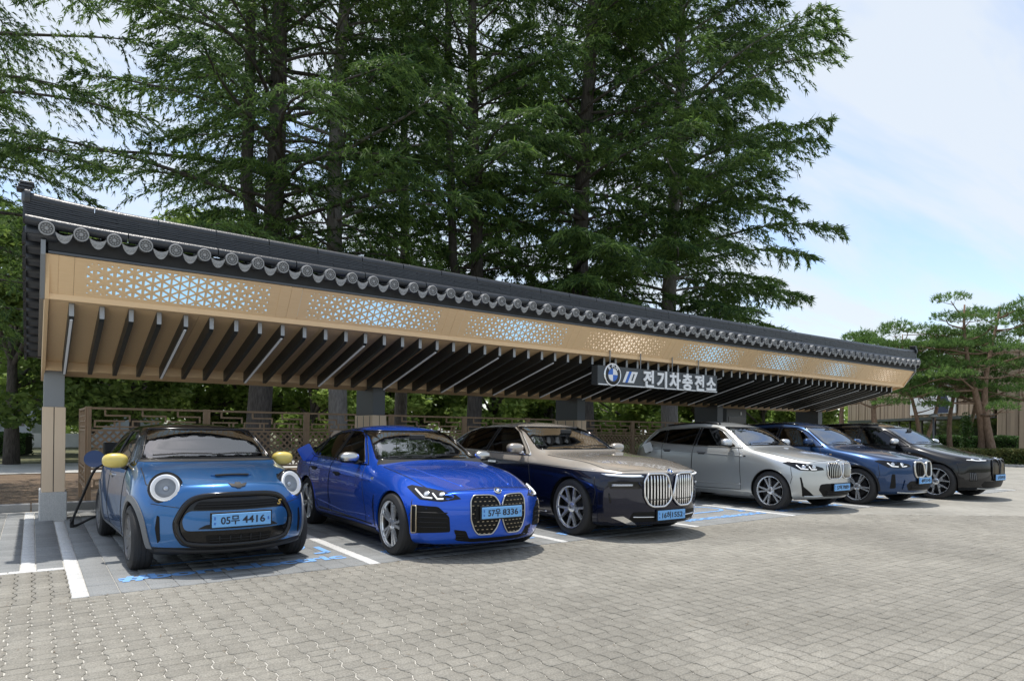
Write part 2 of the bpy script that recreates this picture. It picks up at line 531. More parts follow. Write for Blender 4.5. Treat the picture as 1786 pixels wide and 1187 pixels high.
def far_paver_mat():
    """same paving where the single blocks are too small to see: block pattern from a brick texture"""
    m, n, l, b = nmat('far_paving')
    g = n.new('ShaderNodeNewGeometry')
    br = n.new('ShaderNodeTexBrick')
    br.offset = 0.0; br.inputs['Scale'].default_value = 1.0
    br.inputs['Brick Width'].default_value = .124; br.inputs['Row Height'].default_value = .104
    br.inputs['Mortar Size'].default_value = .007
    br.inputs['Color1'].default_value = (.26, .247, .213, 1); br.inputs['Color2'].default_value = (.305, .29, .252, 1)
    br.inputs['Mortar'].default_value = (.37, .36, .33, 1)
    l.new(g.outputs['Position'], br.inputs['Vector'])
    p = n.new('ShaderNodeTexNoise'); p.inputs['Scale'].default_value = .8; p.inputs['Detail'].default_value = 8; p.inputs['Roughness'].default_value = .65
    l.new(g.outputs['Position'], p.inputs['Vector'])
    r = n.new('ShaderNodeMapRange'); r.inputs['From Min'].default_value = .3; r.inputs['From Max'].default_value = .7
    r.inputs['To Min'].default_value = .78; r.inputs['To Max'].default_value = 1.18
    l.new(p.outputs['Fac'], r.inputs['Value'])
    v = n.new('ShaderNodeVectorMath'); v.operation = 'SCALE'
    l.new(br.outputs['Color'], v.inputs[0]); l.new(r.outputs[0], v.inputs['Scale']); l.new(v.outputs[0], b.inputs['Base Color'])
    b.inputs['Roughness'].default_value = .9; b.inputs['Specular IOR Level'].default_value = .25
    MATS['far_paving'] = m
    return m
far_paver_mat()

def sheet(name, poly, z, m, kind='structure', label=None):
    mb = MB(); mb.v = [(x, y, z) for x, y in poly]; mb.f = [tuple(range(len(poly)))]
    return tag(mb.build(name, m), label, kind=kind)

mat('lawn_soil', (.075, .085, .035), .95, var=.9, vscale=.6, col2=(.12, .11, .05), bump=.4, bscale=12)
sheet('ground', [(-400, -200), (500, -200), (500, 600), (-400, 600)], -.10, M['lawn_soil'])
FWD = Vector((math.sin(R(35.82)), math.cos(R(35.82)))); RGT = Vector((FWD.y, -FWD.x))
BAY_F, BAY_B, BAY_X0, BAY_W = 6.36, 12.96, .33, 2.55
NB = 8
BX1 = BAY_X0 + NB * BAY_W
LEFT_F = 7.70                                            # the hatched strip left of the first bay ends further back
def in_bay(x, y): return (BAY_X0 - .06 <= x <= BX1 + .06 and BAY_F <= y <= BAY_B) or (x < BAY_X0 and LEFT_F <= y <= 13.2 and x > -6)

# the sheet under the near blocks (joint sand), and the far paving flush with the block tops
pav = sheet('pavement', [(-40, -8), (60, -8), (60, 6.34), (-40, 6.34)], -.0085, M['joint_sand'])
CX, CY = .124, .104
NEAR = 11.6                                              # metres from the camera up to which each block is built
def paver_outline(w, h, sg=1):
    q = .012 * sg; a = w / 2 - .0040; b = h / 2 - .0013
    L_ = [(-a - .1 * q, -b), (-a + q, -b * .55), (-a + q, b * .55), (-a - .1 * q, b)]
    return L_[::-1] + [(x + 2 * a, y) for x, y in L_]     # both sides follow the same zigzag; rows alternate
def paver_verts(sg=1, w=CX, h=CY):
    o = paver_outline(w, h, sg); n = len(o)
    top = [(x * .965, y * .98, 0.0) for x, y in o]; rim = [(x, y, -.0025) for x, y in o]; low = [(x, y, -.016) for x, y in o]
    V = np.array(top + rim + low)
    F = []
    for i in range(n):
        j = (i + 1) % n
        F.append((i, n + i, n + j)); F.append((i, n + j, j))
        F.append((n + i, 2 * n + i, 2 * n + j)); F.append((n + i, 2 * n + j, n + j))
    half = n // 2                                        # top: strips between the two zigzags
    Ls, Rs = list(range(0, half))[::-1], list(range(half, n))
    for i in range(half - 1):
        F.append((Ls[i], Rs[i], Rs[i + 1])); F.append((Ls[i], Rs[i + 1], Ls[i + 1]))
    F = np.array(F)
    # outward winding: make the top face up
    a, b, c_ = V[F[-1][0]], V[F[-1][1]], V[F[-1][2]]
    if np.cross(b - a, c_ - a)[2] < 0: F = F[:, ::-1]
    return V, F
PG = {sg: paver_verts(sg) for sg in (1, -1)}
cells = []
for i in range(-70, 170):
    for j in range(1, 62):
        x, y = (i + .5) * CX, BAY_F - .02 - (j - .5) * CY
        d = FWD.x * x + FWD.y * y; r_ = RGT.x * x + RGT.y * y
        if d < 3.0 or d > NEAR or abs(r_) > d * .80 + .4: continue
        cells.append((d, x, y, 1 if j % 2 else -1))
for j in range(0, 13):                                   # darker jointed patch in front of the hatched strip
    for i in range(-26, 0):
        x, y = BAY_X0 - .06 - (i + 26.5) * CX, BAY_F + .04 + j * CY
        d = FWD.x * x + FWD.y * y; r_ = RGT.x * x + RGT.y * y
        if abs(r_) > d * .80 + .4 or y > LEFT_F - .05: continue
        cells.append((d, x, y, 1 if j % 2 else -1))
cells.sort()
pav_meshes = {1: [], -1: []}
for sg in (1, -1):
    V0, F0 = PG[sg]
    for k in range(8):                                   # blocks that differ a little, shared by the nearest 300
        V2 = V0.copy(); V2[:, :2] *= 1 - random.random() * .02; V2[:, 2] += V2[:, 0] * random.gauss(0, .010) + V2[:, 1] * random.gauss(0, .012)
        pav_meshes[sg].append(np_mesh('paver', V2, F0, M['paver_concrete']))
sink = lambda x, y: -.0015 + .0012 * math.sin(x * 1.7 + 2 * math.sin(y * .9)) * math.sin(y * 1.3 + x * .4)
for d, x, y, sg in cells[:300]:
    o = link('paver', random.choice(pav_meshes[sg]), pav, (x, y, sink(x, y) + random.gauss(0, .0008)))
    o.rotation_euler = (0, 0, random.gauss(0, .008))
rest = cells[300:]
VV, FF, off = [], [], 0
for _, x, y, sg in rest:
    V0, F0 = PG[sg]
    V2 = V0 + np.array([x + random.gauss(0, .0008), y + random.gauss(0, .0005), sink(x, y) + random.gauss(0, .0008)])
    V2[:, 2] += V0[:, 0] * random.gauss(0, .010) + V0[:, 1] * random.gauss(0, .012)
    VV.append(V2); FF.append(F0 + off); off += len(V0)
tag(link('paver', np_mesh('paver', np.concatenate(VV), np.concatenate(FF), M['paver_concrete']), pav), kind='stuff')
# far sheet: everything of the paved court the blocks do not cover
def fr(d, r): return (FWD.x * d + RGT.x * r, FWD.y * d + RGT.y * r)
fx = sheet('far_pavement', [fr(11.5, 60), (11.05, 6.339), (60, 6.339), (60, -8)], -.004, M['far_paving'])
sheet('far_pavement', [(BX1 + .06, 6.34), (60, 6.34), (60, 22), (22.4, 22), (22.4, 12.96), (BX1 + .06, 12.96)], -.004, M['far_paving'])
sheet('pavement', [(-40, 6.34), (BAY_X0 - .06, 6.34), (BAY_X0 - .06, LEFT_F), (-40, LEFT_F)], -.013, M['joint_dark'])

# ---------------------------------------------------------------- parking bays
bay = sheet('parking_bay', [(BAY_X0 - .06, BAY_F), (BX1 + .06, BAY_F), (BX1 + .06, BAY_B), (BAY_X0 - .06, BAY_B)], -.010, M['joint_sand'])
sheet('parking_bay', [(-6, LEFT_F), (BAY_X0 - .06, LEFT_F), (BAY_X0 - .06, 13.2), (-6, 13.2)], -.010, M['joint_sand'])
def block_geo(w, h):
    a, b = w / 2 - .003, h / 2 - .0018; q = .004
    V = np.array([(-a + q, -b + q, 0), (a - q, -b + q, 0), (a - q, b - q, 0), (-a + q, b - q, 0), (-a, -b, -.004), (a, -b, -.004), (a, b, -.004), (-a, b, -.004), (-a, -b, -.014), (a, -b, -.014), (a, b, -.014), (-a, b, -.014)])
    F = [(0, 1, 2, 3)] + [(i, i + 4, (i + 1) % 4 + 4, (i + 1) % 4) for i in range(4)] + [(i + 4, i + 8, (i + 1) % 4 + 8, (i + 1) % 4 + 4) for i in range(4)]
    return V, np.array(F)
bw = (BAY_W - .12) / 11
bh = .20
grey, white = [], []
for k in range(NB):
    x0 = BAY_X0 + k * BAY_W + .06
    for i in range(11):
        for j in range(int((BAY_B - BAY_F) / bh)):
            x, y = x0 + (i + .5) * bw, BAY_F + (j + .5) * bh
            grey.append((FWD.x * x + FWD.y * y, x, y))
for k in range(NB + 1):
    x = BAY_X0 + k * BAY_W
    for j in range(int((11.65 - BAY_F) / bh)):
        y = BAY_F + (j + .5) * bh; white.append((FWD.x * x + FWD.y * y, x, y))
GV, GF = block_geo(bw, bh); WV, WF = block_geo(.12, bh)
for j in range(int((13.15 - LEFT_F - .1) / bh)):          # hatched strip left of the first bay
    y = LEFT_F + .10 + (j + .5) * bh
    for i in range(1, 24):
        x = -.02 if i == 2 else .155 if i == 1 else -.082 - (i - 2.5) * bw
        (white if i == 2 else grey).append((FWD.x * x + FWD.y * y, x, y))
grey.sort(); white.sort()
def field(name, cells_, V, F, m, par, n=300):
    meshes = []
    for k in range(8):
        V2 = V.copy(); V2[:, 2] += V2[:, 0] * random.gauss(0, .008) + V2[:, 1] * random.gauss(0, .008)
        meshes.append(np_mesh(name, V2, F, m))
    for d, x, y in cells_[:n]:
        link(name, random.choice(meshes), par, (x, y, random.gauss(0, .0008)))
    rest = cells_[n:]
    if rest:
        VV = np.concatenate([V + np.array([x, y, random.gauss(0, .0008)]) for _, x, y in rest])
        FF = np.concatenate([F + k * len(V) for k in range(len(rest))])
        tag(link(name, np_mesh(name, VV, FF, m), par), kind='stuff')
field('block', grey, GV, GF, M['bay_block'], bay)
field('white_block', white, WV, WF, M['white_block'], bay, 120)
wf = [(FWD.x * x + FWD.y * (LEFT_F + .05), x, LEFT_F + .05) for x in [BAY_X0 - .06 - (i - .5) * .22 for i in range(1, 24)]]
V_, F_ = block_geo(.22, .10); field('white_block', wf, V_, F_, M['white_block'], bay, 30)
mat('dry_needles', (.16, .10, .05), .9)
# painted words and outlines on the bays
for k in range(NB):
    if k == 2 or k == 4 or k == 5: pass
    x0 = BAY_X0 + k * BAY_W
    me = text_mesh('#bornelectric', .22, 0.0, .012, width=2.10)
    co = np.empty(len(me.vertices) * 3, np.float32); me.vertices.foreach_get('co', co); co = co.reshape(-1, 3)
    me.vertices.foreach_set('co', np.stack([co[:, 0], co[:, 2], co[:, 1] * 0], 1).astype(np.float32).ravel())
    bm = bmesh.new(); bm.from_mesh(me)
    bmesh.ops.delete(bm, geom=[f for f in bm.faces if f.calc_area() < 1e-7], context='FACES')
    for f in bm.faces:
        if f.normal.z < 0: f.normal_flip()
    bm.to_mesh(me); bm.free()
    me.materials.append(M['paint_blue_line']); me.update()
    tag(link('painted_lettering', me, bay, (x0 + 1.36, 6.88, .0045)))
    mb = MB()
    def stripe(pts, w=.07):
        for i in range(len(pts) - 1):
            a, b = Vector(pts[i]), Vector(pts[i + 1]); t = (b - a).normalized(); q = Vector((-t.y, t.x)) * w / 2
            mb.add([(a.x - q.x, a.y - q.y, 0), (b.x - q.x, b.y - q.y, 0), (b.x + q.x, b.y + q.y, 0), (a.x + q.x, a.y + q.y, 0)], [(0, 1, 2, 3)])
    arc = [(1.9 + .33 * math.cos(t), 7.75 + .33 * math.sin(t)) for t in np.linspace(-PI / 2, PI / 2, 12)]
    stripe([(.55, 7.42), (1.9, 7.42)]); stripe(arc); stripe([(1.9, 8.08), (.9, 8.08)])
    stripe([(2.2, 7.20), (2.36, 7.20), (2.36, 7.6)])
    mb.build('painted_cable', M['paint_blue_line'], bay, loc=(x0, 0, .0045))

# beds, kerbs and the lane behind the carport
sheet('planting_bed', [(-60, 13.4), (60, 13.4), (60, 24), (-60, 24)], -.04, M['mulch'])
lane = sheet('lane', [(-80, 24), (20, 24), (20, 30.2), (-80, 30.2)], -.02, M['path_concrete'])
sheet('lawn', [(-90, 30.2), (90, 30.2), (90, 120), (-90, 120)], -.03, M['lawn_soil'])
kerb = tag(empty('kerb'), kind='structure')
kme = MB().bbox((0, 0, 0), (.985, .15, .16), .012).mesh('kerb_stone', M['kerb_granite'])
for i in range(34): link('kerb_stone', kme, kerb, (-6.5 + i * 1.0, 13.30, .035))

# ================================================================ carport
mat('wood_panel', (.80, .565, .325), .5, var=.35, vscale=5, col2=(.71, .475, .25), stretch=(1.2, 14, 14), bump=.03, bscale=40)
mat('wood_pale', (.80, .62, .44), .5, var=.3, vscale=5, col2=(.74, .55, .37), stretch=(14, 14, 1.2), bump=.03, bscale=40)
mat('steel_grey', (.085, .092, .10), .45, .3)
mat('steel_mid', (.24, .25, .26), .42, .35)
mat('fin_dark', (.045, .048, .046), .42, .3)
mat('fin_end', (.34, .35, .36), .4, .4)
mat('roof_tile', (.022, .025, .031), .36, var=.5, vscale=9, col2=(.042, .046, .053), bump=.2, bscale=70)
mat('roof_tile_face', (.34, .345, .35), .55, var=.5, vscale=40, col2=(.20, .205, .21), bump=.3, bscale=80)
mat('tile_recess', (.05, .052, .055), .6, var=.9, vscale=90, col2=(.25, .25, .25))
mat('soffit_black', (.015, .015, .015), .6)
mat('granite', (.66, .655, .63), .7, var=.9, vscale=110, col2=(.40, .40, .39), bump=.08, bscale=220)
mat('led_strip', (.55, .57, .60), .4, emit=(.9, .95, 1.0), estr=.05)
mat('light_blue_panel', (.42, .68, .88), .5, emit=(.36, .66, .95), estr=.42)
mat('light_warm_panel', (.80, .70, .58), .5, emit=(1.0, .82, .62), estr=.35)
CP = empty('carport', (0, 12.6, 0), 0, 'long wooden carport with dark tiled roof and perforated fascia above the parked cars', 'carport')
CP.location = (0, 0, 0)
CX0, CX1 = .13, 21.32
YF, YT, YR, ZF, ZF2, ZR = 9.38, 9.09, 11.62, 2.91, 3.30, 2.31
TILT = math.atan2(YF - YT, ZF2 - ZF); PH = math.hypot(YF - YT, ZF2 - ZF)      # fascia line, back beam, fascia bottom/top, back height
# end lift of the eaves: both ends of the roof sweep up
def lift(x):
    e = min(x - CX0 + .35, CX1 + .35 - x)
    q = (x - (CX0 + CX1) / 2) / (CX1 - CX0) * 2
    return .05 * q * q + .055 * max(0.0, 1 - e / 1.3) ** 2
# pillars
PX = [.26, 5.38, 10.54, 15.78, 21.02]
for i, x in enumerate(PX):
    p = MB().bbox((0, .42, 1.93), (.25, .80, .56), .004).build('pillar', M['steel_mid'] if i == 0 else M['steel_grey'], CP, loc=(x, 11.79, 0))
    MB().bbox((0, .42, .155), (.335, .90, .51), .008).build('stone_base', M['granite'], p)
    for sx in (-1, 1):
        MB().bbox((sx * .073, .42, 1.03), (.137, .85, 1.24), .004).build('wood_cladding', M['wood_pale'], p)
    for sy in (.12, .42, .72):                           # grooves between the cladding boards on the flank
        MB().box((-.1425, sy, 1.03), (.004, .02, 1.22)).build('groove', M['steel_grey'], p)
    MB().box((0, 0.0, 1.03), (.010, .004, 1.23)).build('groove', M['soffit_black'], p)
# fascia of eight perforated panels
edges = [CX0 + .10 + (CX1 - CX0 - .2) * k / 8 for k in range(9)]
PT = .045
def perf_panel(w, h, warm):
    """wooden sheet pierced by triangles that are large in the middle and shrink towards both ends"""
    V, F = [], []
    s = h / 3.6; hh = s * math.sqrt(3) / 2; nc = int(round(w / hh)); hh = w / nc
    def tri(A, B, C, k):
        A, B, C = (Vector(p) for p in (A, B, C)); g = (A + B + C) / 3
        o = len(V)
        for p in (A, B, C): V.append((p.x, 0, p.y))
        if k <= .05:
            F.append((o, o + 1, o + 2)); return
        for p in (A, B, C):
            q = g + (p - g) * k; V.append((q.x, 0, q.y))
        for p in (A, B, C):
            q = g + (p - g) * k; V.append((q.x, .007, q.y))
        for i in range(3):
            j = (i + 1) % 3
            F.append((o + i, o + j, o + 3 + j)); F.append((o + i, o + 3 + j, o + 3 + i))
            F.append((o + 3 + i, o + 3 + j, o + 6 + j)); F.append((o + 3 + i, o + 6 + j, o + 6 + i))
    for c in range(nc):
        x0, x1 = -w / 2 + c * hh, -w / 2 + (c + 1) * hh
        u = abs((x0 + x1) / 2) / (w / 2)
        odd = c % 2
        def size(v):
            k = (.73 - .52 * u)
            return max(0, k + .07 * math.sin(c * 2.1 + v * 2.6) * (u > .3)) if u < .9 else 0
        for r in range(-1, 5):
            za = -h / 2 + (r - (.5 if odd else 0)) * s; zb_ = za + s
            cl = lambda z: max(-h / 2, min(h / 2, z))
            # right-pointing and left-pointing triangles of this column
            zl0, zl1, zm = cl(za), cl(zb_), cl(za + s / 2)
            if zl1 - zl0 > .01: tri((x0, zl0), (x1, zm), (x0, zl1), size(r) * (1 if zl1 - zl0 > s * .9 else .7))
            zr0, zr1, zm2 = cl(za + s / 2), cl(zb_ + s / 2), cl(zb_)
            if zr1 - zr0 > .01: tri((x1, zr0), (x1, zr1), (x0, zm2), size(r + 3) * (1 if zr1 - zr0 > s * .9 else .7))
    return V, F
zc = (ZF + ZF2) / 2
for k in range(8):
    w = edges[k + 1] - edges[k]; warm = k in (3, 7)
    xm = (edges[k] + edges[k + 1]) / 2
    V, F = perf_panel(w - .30, PH - .06, warm)
    p = np_mesh('fascia_panel', np.array(V), np.array(F), M['wood_panel'])
    fp = link('fascia_panel', p, CP, (xm, (YF + YT) / 2, zc)); fp.rotation_euler = (TILT, 0, 0)
    for (cx, cz, dx, dz) in ((-(w / 2 - .075) - .001, 0, 0.148, PH), (w / 2 - .076, 0, 0.148, PH)):
        MB().bbox((cx, .014, cz), (dx, .036, dz), .002).build('panel_border', M['wood_panel'], fp)
    for cz in (-PH / 2 + .014, PH / 2 - .014):
        MB().box((0, .013, cz), (w - .302, .034, .030)).build('panel_border', M['wood_panel'], fp)
    MB().box((0, .0125, 0), (w - .31, .008, PH - .08)).build('light_panel', M['light_warm_panel'] if warm else M['light_blue_panel'], fp)
# frame around the fascia, black band and gutter board above
for xe in (CX0 + .05, CX1 - .05):
    MB().bbox((0, .016, 0), (.098, .04, PH), .003).build('fascia_end', M['wood_panel'], CP, loc=(xe, (YF + YT) / 2, zc)).rotation_euler = (TILT, 0, 0)
MB().bbox(((CX0 + CX1) / 2, YF + .07, ZF - .035), (CX1 - CX0, .15, .07), .004).build('fascia_sill', M['wood_panel'], CP)
MB().box(((CX0 + CX1) / 2, YT + .06, ZF2 + .018), (CX1 - CX0, .17, .026)).build('fascia_head', M['steel_grey'], CP)
for k in range(20):
    xa, xb = CX0 + (CX1 - CX0) * k / 20, CX0 + (CX1 - CX0) * (k + 1) / 20
    MB().box(((xa + xb) / 2, YT + .10, ZF2 + .115 + lift(xa) * .35), (xb - xa, .16, .19)).build('eaves_board', M['soffit_black'], CP)
# soffit boards between fascia and back beam
sl = (ZR - ZF) / (YR - YF)
nb = 26
for k in range(nb):
    xa, xb = CX0 + .02 + (CX1 - CX0 - .04) * k / nb + .002, CX0 + .02 + (CX1 - CX0 - .04) * (k + 1) / nb - .002
    mb = MB(); ya, yb = YF + .145, YR + .60
    za, zb_ = ZF + (ya - YF) * sl - .02, ZF + (yb - YF) * sl - .02
    mb.add([(xa, ya, za), (xb, ya, za), (xb, yb, zb_), (xa, yb, zb_), (xa, ya, za + .03), (xb, ya, za + .03), (xb, yb, zb_ + .03), (xa, yb, zb_ + .03)],
           [(0, 3, 2, 1), (4, 5, 6, 7), (0, 1, 5, 4), (1, 2, 6, 5), (2, 3, 7, 6), (3, 0, 4, 7)])
    mb.build('soffit_panel', M['wood_panel'], CP)
MB().bbox(((CX0 + CX1) / 2, YR + .02, ZR - .075), (CX1 - CX0 - .03, .12, .13), .004).build('back_beam', M['wood_panel'], CP)
# end walls of the canopy
for x, sg in ((CX0 - .005, -1), (CX1 + .005, 1)):
    mb = MB(); pts = [(YF, ZF - .07), (YT, ZF2), (YT + .2, ZF2 + .03), (YR + .9, ZR + .10), (YR + .9, ZR - .25), (YR - .04, ZR - .14)]
    mb.prism(pts, x - .02, x + .02, 'x'); mb.build('end_board', M['wood_panel'], CP)
    mb = MB(); pts = [(YF + .02, ZF - .07), (YT - .04, ZF2 - .02), (YT - .04, ZF2 + .14), (YR + 1.0, ZR + .24), (YR + 1.0, ZR + .10), (YT + .16, ZF2 + .0), (YF + .10, ZF - .07)]
    mb.prism(pts, x + sg * .021, x + sg * .065, 'x'); mb.build('verge_trim', M['steel_mid'], CP)
# fins under the soffit; every fourth carries a light strip along its lower edge
fin_h, fin_t = .185, .055
def fin_mesh():
    mb = MB(); ya, yb = YF + .17, YR - .045
    za, zb_ = ZF + (ya - YF) * sl - .022, ZF + (yb - YF) * sl - .022
    pts = [(ya, za), (yb, zb_), (yb, zb_ - fin_h * .9), (ya + .05, za - fin_h), (ya, za - fin_h + .03)]
    return mb.prism(pts, -fin_t / 2, fin_t / 2, 'x').mesh('rafter_fin', M['fin_dark'])
FM = fin_mesh()
ya = YF + .17; za = ZF + (ya - YF) * sl - .022
EM = MB().box((0, ya - .003, za - fin_h / 2 + .012), (fin_t - .004, .005, fin_h - .035)).mesh('fin_end', M['fin_end'])
LS = MB(); yb = YR - .05; zb_ = ZF + (yb - YF) * sl - .022
LS.add([(s_ * .014, y, z + dz) for y, z in ((ya + .05, za - fin_h - .002), (yb, zb_ - fin_h * .9 - .002)) for dz in (0, -.012) for s_ in (-1, 1)], [(0, 1, 3, 2), (4, 6, 7, 5), (0, 4, 5, 1), (2, 3, 7, 6), (0, 2, 6, 4), (1, 5, 7, 3)])
LS = LS.mesh('light_strip', M['led_strip'])
n_f = int((CX1 - CX0 - .3) / .312)
for k in range(n_f + 1):
    f = link('rafter_fin', FM, CP, (CX0 + .24 + k * .312, 0, 0))
    link('fin_end', EM, f)
    if k % 4 == 0: link('light_strip', LS, f)
# eaves: round end tiles with flower discs, crescent drip tiles between them
def disc_mesh(r=.074):
    M4 = Matrix.Rotation(PI / 2, 4, 'X')                 # local z -> -y
    mb = MB().lathe([(r, -.30), (r, .0), (r * 1.04, .006), (r * .98, .016), (r * .84, .016), (r * .82, .004)], 20, M4)
    mb.lathe([(r * .28, .004), (r * .24, .014), (.0005, .016)], 12, M4)
    for i in range(10):
        a = 2 * PI * i / 10
        mb.ball((r * .56 * math.cos(a), -.008, r * .56 * math.sin(a)), (r * .125, .010, r * .125), 6, 4)
    rc = MB().lathe([(r * .83, .0045), (.0005, .0045)], 16, M4)
    return mb.mesh('round_end_tile', M['roof_tile_face'], R(50)), rc.mesh('disc_recess', M['tile_recess'])
def crescent_mesh(w=.165, d=.105):
    mb = MB(); n = 12
    up = [(w * .5 * (1 - 2 * i / n), -.030 * (1 - (1 - 2 * i / n) ** 2)) for i in range(n + 1)]
    lo = [(-w * .5 * (1 - 2 * i / n) * .98, -.012 - d * (1 - (1 - 2 * i / n) ** 2) ** .75) for i in range(n + 1)]
    mb.prism(up + lo, -.010, .012, 'y')
    lo2 = [(x * .8, z * .86 - .004) for x, z in lo]; up2 = [(x * .8, z - .012) for x, z in up]
    for q in range(5):
        u = .5 + (q - 2) * .17
        mb.ball((w * (.5 - u), -.012, -.03 - d * .42 * (1 - (1 - 2 * u) ** 2)), (w * .06, .006, d * .13), 6, 4)
    return mb.mesh('drip_tile', M['roof_tile_face'])
(DM, DR), CM = disc_mesh(), crescent_mesh()
sp = .322
nd = int((CX1 - CX0 + .1) / sp)
ZE = ZF2 + .195
for k in range(nd + 1):
    x = CX0 - .02 + k * sp
    o = link('round_end_tile', DM, CP, (x, YT - .13, ZE + lift(x) * .65)); o.rotation_euler = (R(9), 0, 0)
    link('disc_recess', DR, o)
    if k < nd:
        o = link('drip_tile', CM, CP, (x + sp / 2, YT - .115, ZE + lift(x + sp / 2) * .65 - .012)); o.rotation_euler = (R(14), 0, 0)
# roll along the foot of the ridge wall, then courses of thin tiles, then the cap
def strip_tube(name, y, z, r, m, seg=1.0, lk=1.0, n=10):
    x = CX0 - .22
    while x < CX1 + .2:
        x2 = min(x + seg, CX1 + .22)
        pts = [(x + (x2 - x) * t + (.006 if t == 0 else 0) - (.006 if t == 1 else 0), y, z + lift(x + (x2 - x) * t) * lk) for t in (0, .25, .5, .75, 1)]
        MB().tube(pts, r, n).build(name, m, CP, R(50))
        x = x2
strip_tube('ridge_roll', YT - .03, ZE + .075, .058, M['roof_tile'], .99, .7)
for c_ in range(8):
    z = ZE + .125 + c_ * .0205
    x = CX0 - .22 - (c_ % 2) * .22
    mb = MB()
    first = True
    while x < CX1 + .2:
        x2 = x + .44; xa, xb = max(x, CX0 - .22) + .0015, min(x2, CX1 + .22) - .0015
        if xb - xa > .02:
            la, lb = lift(xa) * (.72 + c_ * .035), lift(xb) * (.72 + c_ * .035)
            yj = YT + .015 + random.gauss(0, .003)
            mb.add([(xa, yj, z + la), (xb, yj, z + lb), (xb, yj + .20, z + lb), (xa, yj + .20, z + la), (xa, yj, z + .017 + la), (xb, yj, z + .017 + lb), (xb, yj + .20, z + .017 + lb), (xa, yj + .20, z + .017 + la)],
                   [(0, 3, 2, 1), (4, 5, 6, 7), (0, 1, 5, 4), (1, 2, 6, 5), (2, 3, 7, 6), (3, 0, 4, 7)])
        x = x2
    tag(mb.build('ridge_tile', M['roof_tile'], CP), kind='stuff')
mb = MB()
xs = np.linspace(CX0 - .2, CX1 + .2, 60)
for i in range(59):
    xa, xb = xs[i], xs[i + 1]
    mb.add([(xa, YT + .04, ZE + .10 + lift(xa) * .6), (xb, YT + .04, ZE + .10 + lift(xb) * .6), (xb, YT + .04, ZE + .30 + lift(xb)), (xa, YT + .04, ZE + .30 + lift(xa))], [(0, 1, 2, 3)])
mb.build('ridge_core', M['roof_tile'], CP)
strip_tube('ridge_cap', YT + .10, ZE + .315, .07, M['roof_tile'], .66, 1.0, 12)
# upswept ends of the ridge
for x, sg in ((CX0 - .22, -1), (CX1 + .22, 1)):
    zz = ZE + .315 + lift(x)
    o = MB().lathe([(.0005, .03), (.05, .03), (.09, .015), (.115, .0), (.115, -.05), (.09, -.055)], 18, Matrix.Translation((x, YT + .10, zz)) @ Matrix.Rotation(sg * PI / 2, 4, 'Y')).build('ridge_end_tile', M['roof_tile'], CP, R(40))
    for q in range(3):
        MB().bbox((x + sg * .01 - sg * q * .015, YT + .11, zz + .085 + q * .035), (.13, .16, .028), .004).build('ridge_finial', M['roof_tile'], CP)
    MB().prism([(YT + .01, ZE + .09 + lift(x) * .7), (YT + .23, ZE + .09 + lift(x) * .7), (YT + .21, zz), (YT + .03, zz)], x - .015, x + .015, 'x').build('ridge_end_plate', M['roof_tile'], CP)
# tiled slope falling away to the back, seen on edge at both verges
ny = 13
for k in range(40):
    xa, xb = CX0 - .235 + (CX1 - CX0 + .47) * k / 40, CX0 - .235 + (CX1 - CX0 + .47) * (k + 1) / 40
    mb = MB(); y1, y2 = YT + .16, YR + 1.05
    z1, z2 = ZE + .06, ZE + .06 - (y2 - y1) * .295
    mb.add([(xa, y1, z1 + lift(xa) * .5), (xb, y1, z1 + lift(xb) * .5), (xb, y2, z2 + lift(xb) * .5), (xa, y2, z2 + lift(xa) * .5),
            (xa, y1, z1 - .07 + lift(xa) * .5), (xb, y1, z1 - .07 + lift(xb) * .5), (xb, y2, z2 - .07 + lift(xb) * .5), (xa, y2, z2 - .07 + lift(xa) * .5)],
           [(0, 1, 2, 3), (7, 6, 5, 4), (0, 4, 5, 1), (1, 5, 6, 2), (2, 6, 7, 3), (3, 7, 4, 0)])
    mb.tube([((xa + xb) / 2, y1, z1 + .01 + lift(xa) * .5), ((xa + xb) / 2, y2, z2 + .01 + lift(xa) * .5)], .07, 8)
    mb.build('roof_tile_row', M['roof_tile'], CP, R(50))
VT = MB().lathe([(.085, -.02), (.09, .0), (.085, .26), (.07, .275), (.0005, .275)], 14, Matrix.Rotation(-PI / 2, 4, 'Y'))
VT.prism([(-.10, -.03), (.13, -.03), (.115, -.085), (.03, -.13), (-.06, -.105)], -.30, -.265, 'x')
VT.prism([(-.09, -.02), (.12, -.02), (.03, -.075)], -.265, .0, 'x')
VT = VT.mesh('verge_tile', M['roof_tile'], R(50))
for k in range(ny):
    y = YT + .06 + k * .285
    z = ZE - .01 - (y - YT) * .295 + lift(CX0 - .2) * .5
    link('verge_tile', VT, CP, (CX0 + .06, y, z))
    o = link('verge_tile', VT, CP, (CX1 - .06, y, z)); o.rotation_euler = (0, 0, PI)

